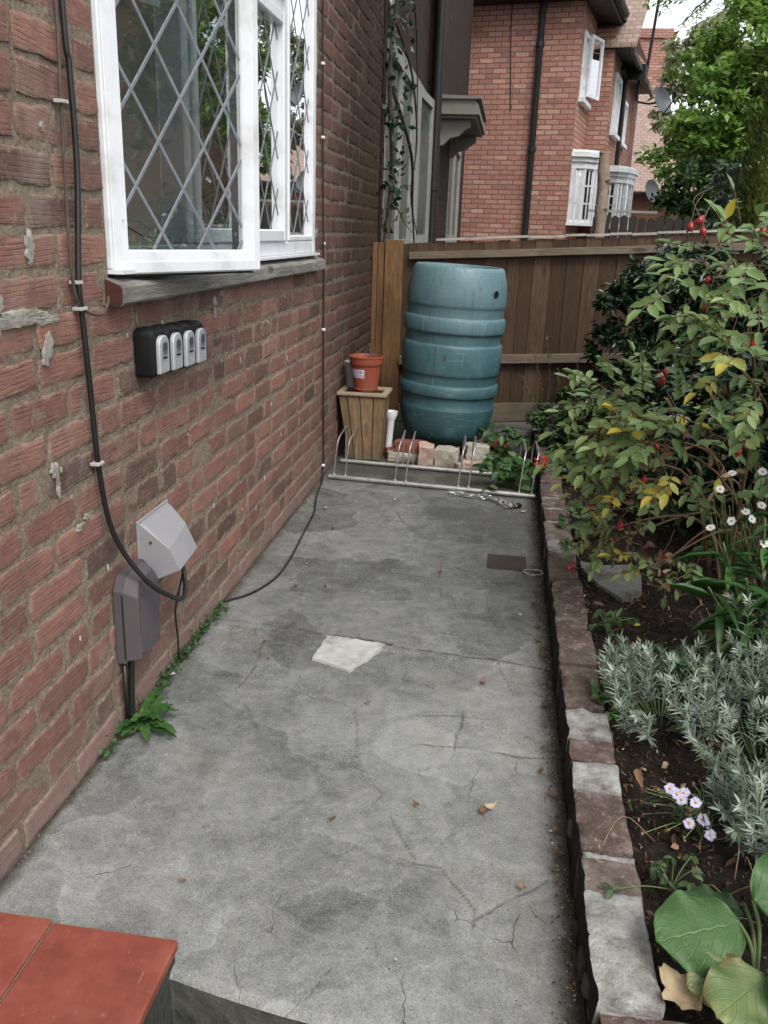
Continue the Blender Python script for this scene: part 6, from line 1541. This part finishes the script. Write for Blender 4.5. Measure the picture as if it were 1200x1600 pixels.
wh = [(1.476, 2.3, .6), (1.467, 2.3, .491), (1.587, 2.3, .563), (1.55, 2.3, .543), (1.562, 2.28, .53), (1.518, 2.3, .515), (1.60, 2.25, .62), (1.50, 2.3, .645), (1.575, 2.3, .655), (1.58, 2.2, .49)]
daisies('white_daisies', 'tall white daisies under the rose bush at the right edge', (1.58, 2.4, .1), wh, 'petal', .0135, 62, [(1.5+rng.uniform(-.05, .1), 2.3, .52+rng.uniform(-.08, .08)) for _ in range(14)])
def longleaf(name, lab, base, stems, L, W, mat, seed, n=16, curl=.35):
    t = thing(name, lab, 'plant', base); r_ = random.Random(seed); b = MB(); it = []
    for (dx, dy, h) in stems:
        P = catmull([(0, 0, 0), (dx*.5, dy*.5, h*.55), (dx, dy, h)], 8); b.tube(P, .0032, 6, smooth=False)
        for k in range(n):
            f = .25+.75*k/n; p = P[int(f*(len(P)-1))]; a = k*2.4+r_.random(); it.append((tuple(p), (math.cos(a), math.sin(a), r_.uniform(-.1, .5)), (0, 0, 1), L*r_.uniform(.7, 1.15), W*r_.uniform(.8, 1.1), min(1, max(0, r_.gauss(.5, .2)))))
    b.build('stems', 'greenstem', t, smooth=60); leaves('foliage', it, mat, 'leaf', t, curl=curl)
longleaf('tall_leafy_perennial', 'tall perennial with long narrow dark green leaves at the right edge below the white daisies', (1.62, 2.2, .1), [(-.1, -.1, .33), (0, -.12, .42), (.05, -.15, .38), (-.05, 0, .46), (.1, -.05, .5), (-.16, .0, .26), (.12, -.2, .3), (-.12, .08, .36), (.0, .1, .5)], .115, .027, 'lily', 71)
longleaf('leafy_perennial', 'dark leaved perennial behind the white daisies at the far right', (1.95, 2.7, .1), [(-.1, -.1, .5), (0, -.12, .6), (.05, -.15, .45), (-.15, .0, .4), (.1, -.05, .6), (-.2, -.1, .3)], .1, .028, 'ivy', 72)
longleaf('low_green_plant', 'low broad leaved plant in the shade between the lavender and the soil', (1.43, 2.2, .09), [(-.08, -.05, .07), (.06, -.08, .1), (0, .05, .08)], .13, .034, 'lily', 73, 6, .25)
leafy_clump('small_bright_weed', 'tiny bright green weed at the edging beside the lavender', 'weed', (1.225, 1.96, .1), 9, .05, .05, .03, .024, 'fresh', 44)
leafy_clump('trailing_weed', 'small trailing green weed on the soil beside the middle of the brick edging', 'weed', (1.25, 2.45, .1), 12, .08, .06, .03, .02, 'ivy', 49)
leafy_clump('seedling_patch', 'patch of little green seedlings on the soil between the daisies and the big rounded leaves', 'weed', (1.26, 1.36, .09), 12, .07, .05, .022, .014, 'ivy', 50)
leafy_clump('edging_weed', 'tiny green weed growing on the pale mortar of the brick edging', 'weed', (1.165, 3.12, .115), 8, .04, .03, .022, .016, 'fresh', 45)
leafy_clump('shaded_groundcover', 'dark low leaves in the shade at the back of the bed', 'plant', (1.62, 3.6, .1), 50, .35, .2, .05, .035, 'ivy', 46)
leafy_clump('mid_bed_leaves', 'dull green low leaves in the shade under the rose bush', 'plant', (1.85, 3.1, .1), 50, .3, .25, .05, .032, 'ivy', 47)
leafy_clump('edging_strawberry', 'flat green leaves between the rose and the brick edging', 'plant', (1.26, 3.35, .1), 12, .1, .09, .05, .042, 'ivy', 48)
def dead_stems():
    r_ = random.Random(77); b = MB()
    for k in range(22):
        x, y = r_.uniform(1.23, 1.6), r_.choice([r_.uniform(1.25, 1.5), r_.uniform(2.1, 3.0)]); a = r_.uniform(0, 6.28); L = r_.uniform(.05, .16)
        b.tube([(x, y, .1), (x+L*.5*math.cos(a), y+L*.5*math.sin(a), .11+r_.uniform(.005, .05)), (x+L*math.cos(a+.4), y+L*math.sin(a+.4), .105)], r_.uniform(.0006, .0014), 4, k=4)
    tag(b.build('dead_stems', 'seed', smooth=True), 'thin pale dead stems strewn over the bare soil of the bed', 'twigs', kind='stuff')
dead_stems()
def bergenia():
    t = thing('large_leaved_bergenia', 'big rounded leathery green leaves in the bottom right corner', 'plant', (1.36, 1.16, .08)); X = Vector((1.36, 1.16, .08))
    def big(p0, d, nrm, L, W, tint, mat='bergenia', cup=.12):
        b = MB(); b.T = tint; d = Vector(d).normalized(); nrm = Vector(nrm); nrm = (nrm-d*nrm.dot(d)).normalized(); s = nrm.cross(d); N, M = 22, 12; uvs = []; p0 = Vector(p0)-X; ids = []
        for i in range(N+1):
            u = i/N; w = max(.001, (1-(2*u-1)**2))**.5*W/2*(1+.1*math.sin(math.pi*u)) if 0 < u < 1 else .004
            row = []
            for j in range(M+1):
                v = -1+2*j/M; wav = .010*math.sin(u*15+v*3+tint*9)*abs(v)**2*L/.13
                hgt = cup*(-(v*v)*.32-.5*(u-.4)**2)*L+wav+.006*abs(math.sin((u*5.5-abs(v)*2.6)*math.pi))*(1-abs(v)) + .05*L*abs(v)
                row.append(b.addv(p0+d*u*L+s*v*w+nrm*hgt)); uvs.append((u, v))
            ids.append(row)
        for i in range(N):
            for j in range(M): b.face((ids[i][j], ids[i+1][j], ids[i+1][j+1], ids[i][j+1]))
        o = b.build('leaf', mat, t, smooth=True, uvs=uvs, recalc=False); return o
    big((1.322, 1.178, .192), (-1, -.36, -.1), (-.1, -.35, 1), .143, .122, .35)
    big((1.345, 1.095, .175), (-.75, -.65, -.1), (-.2, -.5, 1), .118, .095, .85)
    big((1.325, 1.105, .17), (-1, -.25, -.25), (-.2, -.6, 1), .10, .07, 1.0)
    big((1.345, 1.20, .22), (.9, .25, .25), (.1, -.6, 1), .14, .12, .3)
    big((1.36, 1.27, .13), (-.85, .3, .0), (-.1, -.2, 1), .1, .06, .05)
    big((1.375, 1.12, .2), (.35, -.9, .0), (.1, -.3, 1), .14, .12, .5)
    big((1.40, 1.2, .19), (.8, .6, .1), (.1, -.2, 1), .13, .1, .3)
    b = MB()
    for e in ((1.322, 1.178, .192), (1.345, 1.095, .185), (1.345, 1.20, .22), (1.35, 1.25, .17), (1.375, 1.12, .2)): b.tube([(0, 0, 0), (Vector(e)-X)*.6+Vector((.01, .01, 0)), Vector(e)-X], .0035, 7)
    b.build('stalks', 'greenstem', t, smooth=60)
bergenia()
def dandelion():
    t = thing('dandelion', 'green dandelion rosette growing at the foot of the brick wall', 'weed', (.03, 1.84, .0)); r_ = random.Random(81)
    for k in range(17):
        b = MB(); b.T = r_.uniform(.2, .9); a = R(r_.choice([-100, -80, -60, -40, -20, 0, 20, 45, 70])+r_.uniform(-12, 12)); L = r_.uniform(.07, .13); el = r_.uniform(.15, .8); d = Vector((math.cos(a), math.sin(a), 0)); s = Vector((-math.sin(a), math.cos(a), 0)); N = 16; A = []; B = []; Cc = []
        for i in range(N+1):
            u = i/N; tooth = (.55+.45*abs(((u*5.5) % 1)-.0)); w = .017*math.sin(math.pi*min(1, .1+u*.9))**.7*tooth if u < 1 else 0; z = L*math.sin(el)*(u-.75*u*u)*1.6+.006; c = d*L*u*math.cos(el*.6)
            wv = .003*math.sin(u*22+k)
            A.append(b.addv(c+s*w+Vector((0, 0, z+.003+wv)))); Cc.append(b.addv(c+Vector((0, 0, z)))); B.append(b.addv(c-s*w+Vector((0, 0, z+.003-wv))))
        for i in range(N): b.face((A[i], A[i+1], Cc[i+1], Cc[i])); b.face((Cc[i], Cc[i+1], B[i+1], B[i]))
        o = b.build('leaf', 'fresh', t, smooth=True, recalc=False); o.location = (r_.uniform(-.01, .02), r_.uniform(-.03, .05), 0)
    for nm, lab, y0, y1, n in (('wall_foot_weeds', 'creeping little green weeds along the wall foot beyond the dandelion', 2.0, 2.56, 260), ('sparse_wall_weed', 'sparse tuft of moss in the crack at the wall foot nearest the step', 1.66, 1.72, 22)):
        it = []
        for i in range(n):
            y = r_.uniform(y0, y1); x = abs(r_.gauss(0, .014))+.003; it.append(((x, y, abs(r_.gauss(0, .014))+.004), (r_.gauss(.3, 1), r_.gauss(0, 1), r_.gauss(.5, .4)), (.3, -.2, 1), r_.uniform(.008, .018), r_.uniform(.006, .013), r_.random()*.8))
        o = leaves(nm, it, 'fresh', 'leaf'); tag(o, lab, 'weeds')
dandelion()

# ---- litter
def litter():
    r_ = random.Random(91)
    P = [((.928, 1.652, .034), 'cream'), ((.997, 1.414, .022), 'brown'), ((1.07, 1.53, .022), 0), ((1.068, 1.725, .026), 0), ((1.046, 1.813, .022), 0), ((.895, 2.221, .03), 0), ((.209, 2.279, .018), 0), ((.22, 2.347, .02), 0), ((.26, 2.24, .018), 0), ((.209, 2.783, .022), 0), ((.312, 2.806, .018), 0), ((.216, 3.425, .026), 0), ((.123, 3.694, .03), 1), ((.308, 3.991, .024), 1), ((.421, 3.901, .026), 1), ((.707, 3.039, .028), 0), ((.59, 2.045, .018), 0), ((.341, 1.313, .018), 0), ((.765, 1.633, .018), 0), ((.592, 1.549, .018), 0), ((.974, 3.907, .04), 1), ((1.027, 3.86, .035), 1), ((1.07, 2.705, .03), 0), ((1.06, 2.62, .03), 0), ((1.06, 2.52, .03), 0), ((1.065, 2.12, .028), 0), ((1.05, 2.8, .03), 0), ((.915, 1.635, .026), 0), ((.93, 3.95, .03), 1), ((1.06, 2.9, .03), 0), ((1.07, 2.42, .022), 0), ((1.07, 1.6, .02), 0), ((.2, 3.0, .02), 1)]
    where = ['middle of the path in the foreground', 'path near the crack']
    def nearest(x, y):
        if x > 1.03: return 'against the foot of the brick edging'
        if y > 3.6: return 'on the path just before the bike rack'
        if x < .35 and y < 2.5: return 'left of the pale cement patch'
        if y < 1.8: return 'on the near part of the path'
        return 'on the middle of the path'
    for i, ((x, y, L), k) in enumerate(P):
        a = r_.uniform(0, 6.28); b = MB(); b.T = {'cream': 1., 'brown': .7}.get(k, .35+.3*r_.random() if k == 0 else .95); N = 6; rows = []
        for q in range(N+1):
            u = q/N; w = L*.28*math.sin(math.pi*min(.97, max(.05, u)))*r_.uniform(.75, 1.15); rows.append([b.addv((L*(u-.5), v*w, .003+.012*(u-.5)**2*4*r_.uniform(.5, 1.4)*L/.03+.35*abs(v)*w+r_.uniform(0, .001))) for v in (-1, 0, 1)])
        for q in range(N):
            for j in (0, 1): b.face((rows[q][j], rows[q+1][j], rows[q+1][j+1], rows[q][j+1]))
        o = b.build('fallen_leaf', 'dry', smooth=True, recalc=False); o.location = (x, y, .002); o.rotation_euler = (r_.uniform(-.15, .15), r_.uniform(-.15, .15), a)
        tag(o, ('cream' if k == 'cream' else 'pale' if k == 1 else 'brown')+' curled dry leaf lying '+nearest(x, y), 'leaf', 'fallen dry leaves on the path, '+('cream' if k == 'cream' else 'pale' if k == 1 else 'brown')+' ones '+nearest(x, y))
    # grit and crumbs gathered along the kerb, in corners
    b = MB()
    def crumb(x, y, z, s):
        c = Vector((x, y, z)); pts = [c+Vector(d)*s*r_.uniform(.5, 1.1) for d in ((1, 0, 0), (-1, 0, 0), (0, 1, 0), (0, -1, 0), (0, 0, .9), (0, 0, -.5))]; i = [b.addv(p) for p in pts]
        for f in ((0, 2, 4), (2, 1, 4), (1, 3, 4), (3, 0, 4), (2, 0, 5), (1, 2, 5), (3, 1, 5), (0, 3, 5)): b.face([i[k] for k in f])
    for k in range(1500):
        y = 1.1+4.2*r_.random()**1.3; x = 1.088-abs(r_.gauss(0, .018)); b.T = r_.random(); crumb(x, y, .001, r_.uniform(.0012, .004))
    for k in range(500):
        y = 1.3+4.0*r_.random(); b.T = r_.random(); crumb(abs(r_.gauss(0, .012)), y, .001, r_.uniform(.001, .003))
    for k in range(500): b.T = r_.random(); crumb(r_.uniform(.0, 1.08), r_.uniform(1.15, 4.1), .0012, r_.uniform(.0007, .002))
    for k in range(1500): b.T = r_.random()*.6; crumb(r_.uniform(.02, 1.08), r_.uniform(4.25, 5.3), .001, r_.uniform(.001, .006))
    for k in range(350): b.T = r_.random()*.5; crumb(abs(r_.gauss(0, .03)), r_.uniform(1.5, 4.2), .001, r_.uniform(.001, .003))
    tag(b.build('grit', 'dry', recalc=False), 'gritty crumbs and dirt scattered along the path edges', 'grit', kind='stuff')
    b = MB()
    for (x, y, s) in ((.15, 1.715, .004), (.018, 2.09, .012), (.775, 1.2, .004), (1.002, 2.712, .008), (.93, 4.0, .012), (1.06, 1.6, .006), (1.062, 1.56, .005)):
        b = MB(); crumb(x, y, s*.6, s); tag(b.build('pale_chip', 'cement'), 'tiny pale chip of stone lying on the path', 'stone', 'tiny pale chips on the path')
    it = []
    for k in range(9000):
        x = 1.21+1.0*r_.random()**1.4; y = r_.uniform(1.1, 4.6); z = .078+.03*max(0, min(1, (x-1.25)*1.5))+.05*(float(fbm(x, y, 4))-.47)+.03*(float(fbm(x, y, 22, 3))-.45)+.004
        L = r_.uniform(.004, .013) if r_.random() < .9 else r_.uniform(.015, .03); w_ = r_.choice([.07, .1, .3, .55, .7]); L = L*(1.8 if w_ < .2 else 1); it.append(((x, y, z), (r_.gauss(0, 1), r_.gauss(0, 1), r_.gauss(.1, .4)), (r_.gauss(0, .8), r_.gauss(0, .8), 1), L, L*w_, r_.random()**2.2))
    b = MB()
    for k in range(5000):
        x = 1.21+1.0*r_.random()**1.4; y = r_.uniform(1.1, 4.6); z = .078+.03*max(0, min(1, (x-1.25)*1.5))+.05*(float(fbm(x, y, 4))-.47)+.03*(float(fbm(x, y, 22, 3))-.45); crumb(x, y, z, r_.choice([.002, .003, .004, .006, .01])*r_.uniform(.6, 1.2))
    tag(b.build('soil_crumbs', 'soil', recalc=False), 'dark crumbs of soil lying loose on the bed', 'soil', kind='stuff')
    o = leaves('leaf_litter', it, 'dry', 'leaf', curl=.5); tag(o, 'brown leaf litter and twigs covering the soil of the bed', 'leaf litter', kind='stuff')
    # a grey slab lying in the bed, and the big cream leaf by the corner
    b = MB(); pts = [(1.215, 3.02), (1.3, 3.0), (1.4, 3.03), (1.42, 2.93), (1.40, 2.78), (1.33, 2.70), (1.26, 2.82), (1.215, 2.95)]
    A = [b.addv((x, y, .05)) for x, y in pts]; B = [b.addv((x, y, .098)) for x, y in pts]; n = len(pts)
    for i in range(n): b.face((A[i], A[(i+1) % n], B[(i+1) % n], B[i]))
    b.face(B); tag(b.build('stepping_stone', 'slab'), 'broken grey slab lying in the soil of the flower bed', 'stone slab')
    b = MB(); b.T = .98; N = 10; rows = []
    for q in range(N+1):
        u = q/N; w = .026*math.sin(math.pi*min(.95, max(.08, u)))*(1+.35*math.sin(u*17)); rows.append([b.addv((.085*(u-.5), v*w, .006+.03*(u-.45)**2*4*.5+.6*abs(v)*w*(1 if v > 0 else .35)+.004*math.sin(u*12+v*4))) for v in (-1, -.5, 0, .5, 1)])
    for q in range(N):
        for j in range(4): b.face((rows[q][j], rows[q+1][j], rows[q+1][j+1], rows[q][j+1]))
    o = b.build('curled_cream_leaf', 'dry', smooth=True, recalc=False); o.location = (1.225, 1.09, .12); o.rotation_euler = (.2, .1, -1.0); tag(o, 'large curled cream dead leaf where the brick edging turns the corner', 'leaf')
    for k, (x, y, L) in enumerate([(1.23, 3.28, .05), (1.33, 3.15, .045), (1.332, 2.456, .03), (1.38, 2.6, .04), (1.22, 2.9, .04), (1.235, 2.8, .035), (1.22, 2.6, .04), (1.3, 2.3, .035), (1.24, 1.7, .045), (1.21, 3.6, .05), (1.25, 2.2, .03)]):
        L_ = [((0, 0, 0), (1, 0, .2), (.2, -.3, 1), L, L*.5, [.75, .6, .98, .7, .4, .5, .35, .6, .6, .9, .4][k])]
        o = leaves('fallen_leaf', L_, 'dry' if k != 2 else 'yellow', 'leaf', curl=.25); o.location = (x, y, .115); o.rotation_euler = (0, 0, r_.uniform(0, 6.28))
        tag(o, ('yellow oval leaf lying on the dark soil of the bed' if k == 2 else 'brown dead leaf lying on the soil of the bed'), 'leaf', None if k == 2 else 'dead leaves on the bed soil')
litter()

# ---- out of frame on the right: what the window glass mirrors
def off_frame():
    H = thing('house_across', 'brick house across the road, seen only mirrored in the window glass', 'house', (15, 10, -.17), 0); b = MB()
    wall_holes(b, -7, 7, 0, 5.5, [(-5, -3, 1, 2.3), (2, 4.5, 1, 2.3), (-5, -3, 3.4, 4.6), (2, 4.5, 3.4, 4.6)], lambda u, z: (0, u, z)); b.build('wall', 'redbrick_dull', H, uv=True, recalc=False)
    b = MB(); b.poly([(-.4, -7.3, 5.5), (-.4, 7.3, 5.5), (4, 7.3, 9), (4, -7.3, 9)]); b.build('roof', 'rooftile', H, uv=True, recalc=False)
    b = MB()
    for u0, u1, z0, z1 in ((-5, -3, 1, 2.3), (2, 4.5, 1, 2.3), (-5, -3, 3.4, 4.6), (2, 4.5, 3.4, 4.6)): frame_rect(b, lambda u, z, d: (d, u, z), u0, u1, z0, z1, .12, -.05, .02)
    b.build('window_frames', 'white', H)
    tree('garden_tree', 'garden tree to the right, seen only mirrored in the window glass', 'tree', (6.2, 6.2, -.17), (6.2, 6.2, 3.0), [((6.2, 6.2, 3.4), (1.5, 1.6, 1.4), 0), ((5.6, 4.6, 2.6), (.9, 1, .9), 0), ((6.6, 4.2, 4.2), (1.2, 1.2, 1.0), .05)], 7000, .16, 'treedark', .12, seed=33)
    tree('garden_hedge', 'garden hedge to the right, seen only mirrored in the window glass', 'hedge', (4.6, 3.8, -.17), (4.6, 3.8, .6), [((4.6, 2.6, .5), (.5, 1.2, .7), 0), ((4.7, 4.6, .55), (.5, 1.1, .75), 0)], 5000, .09, 'treedark', .05, seed=34)
off_frame()
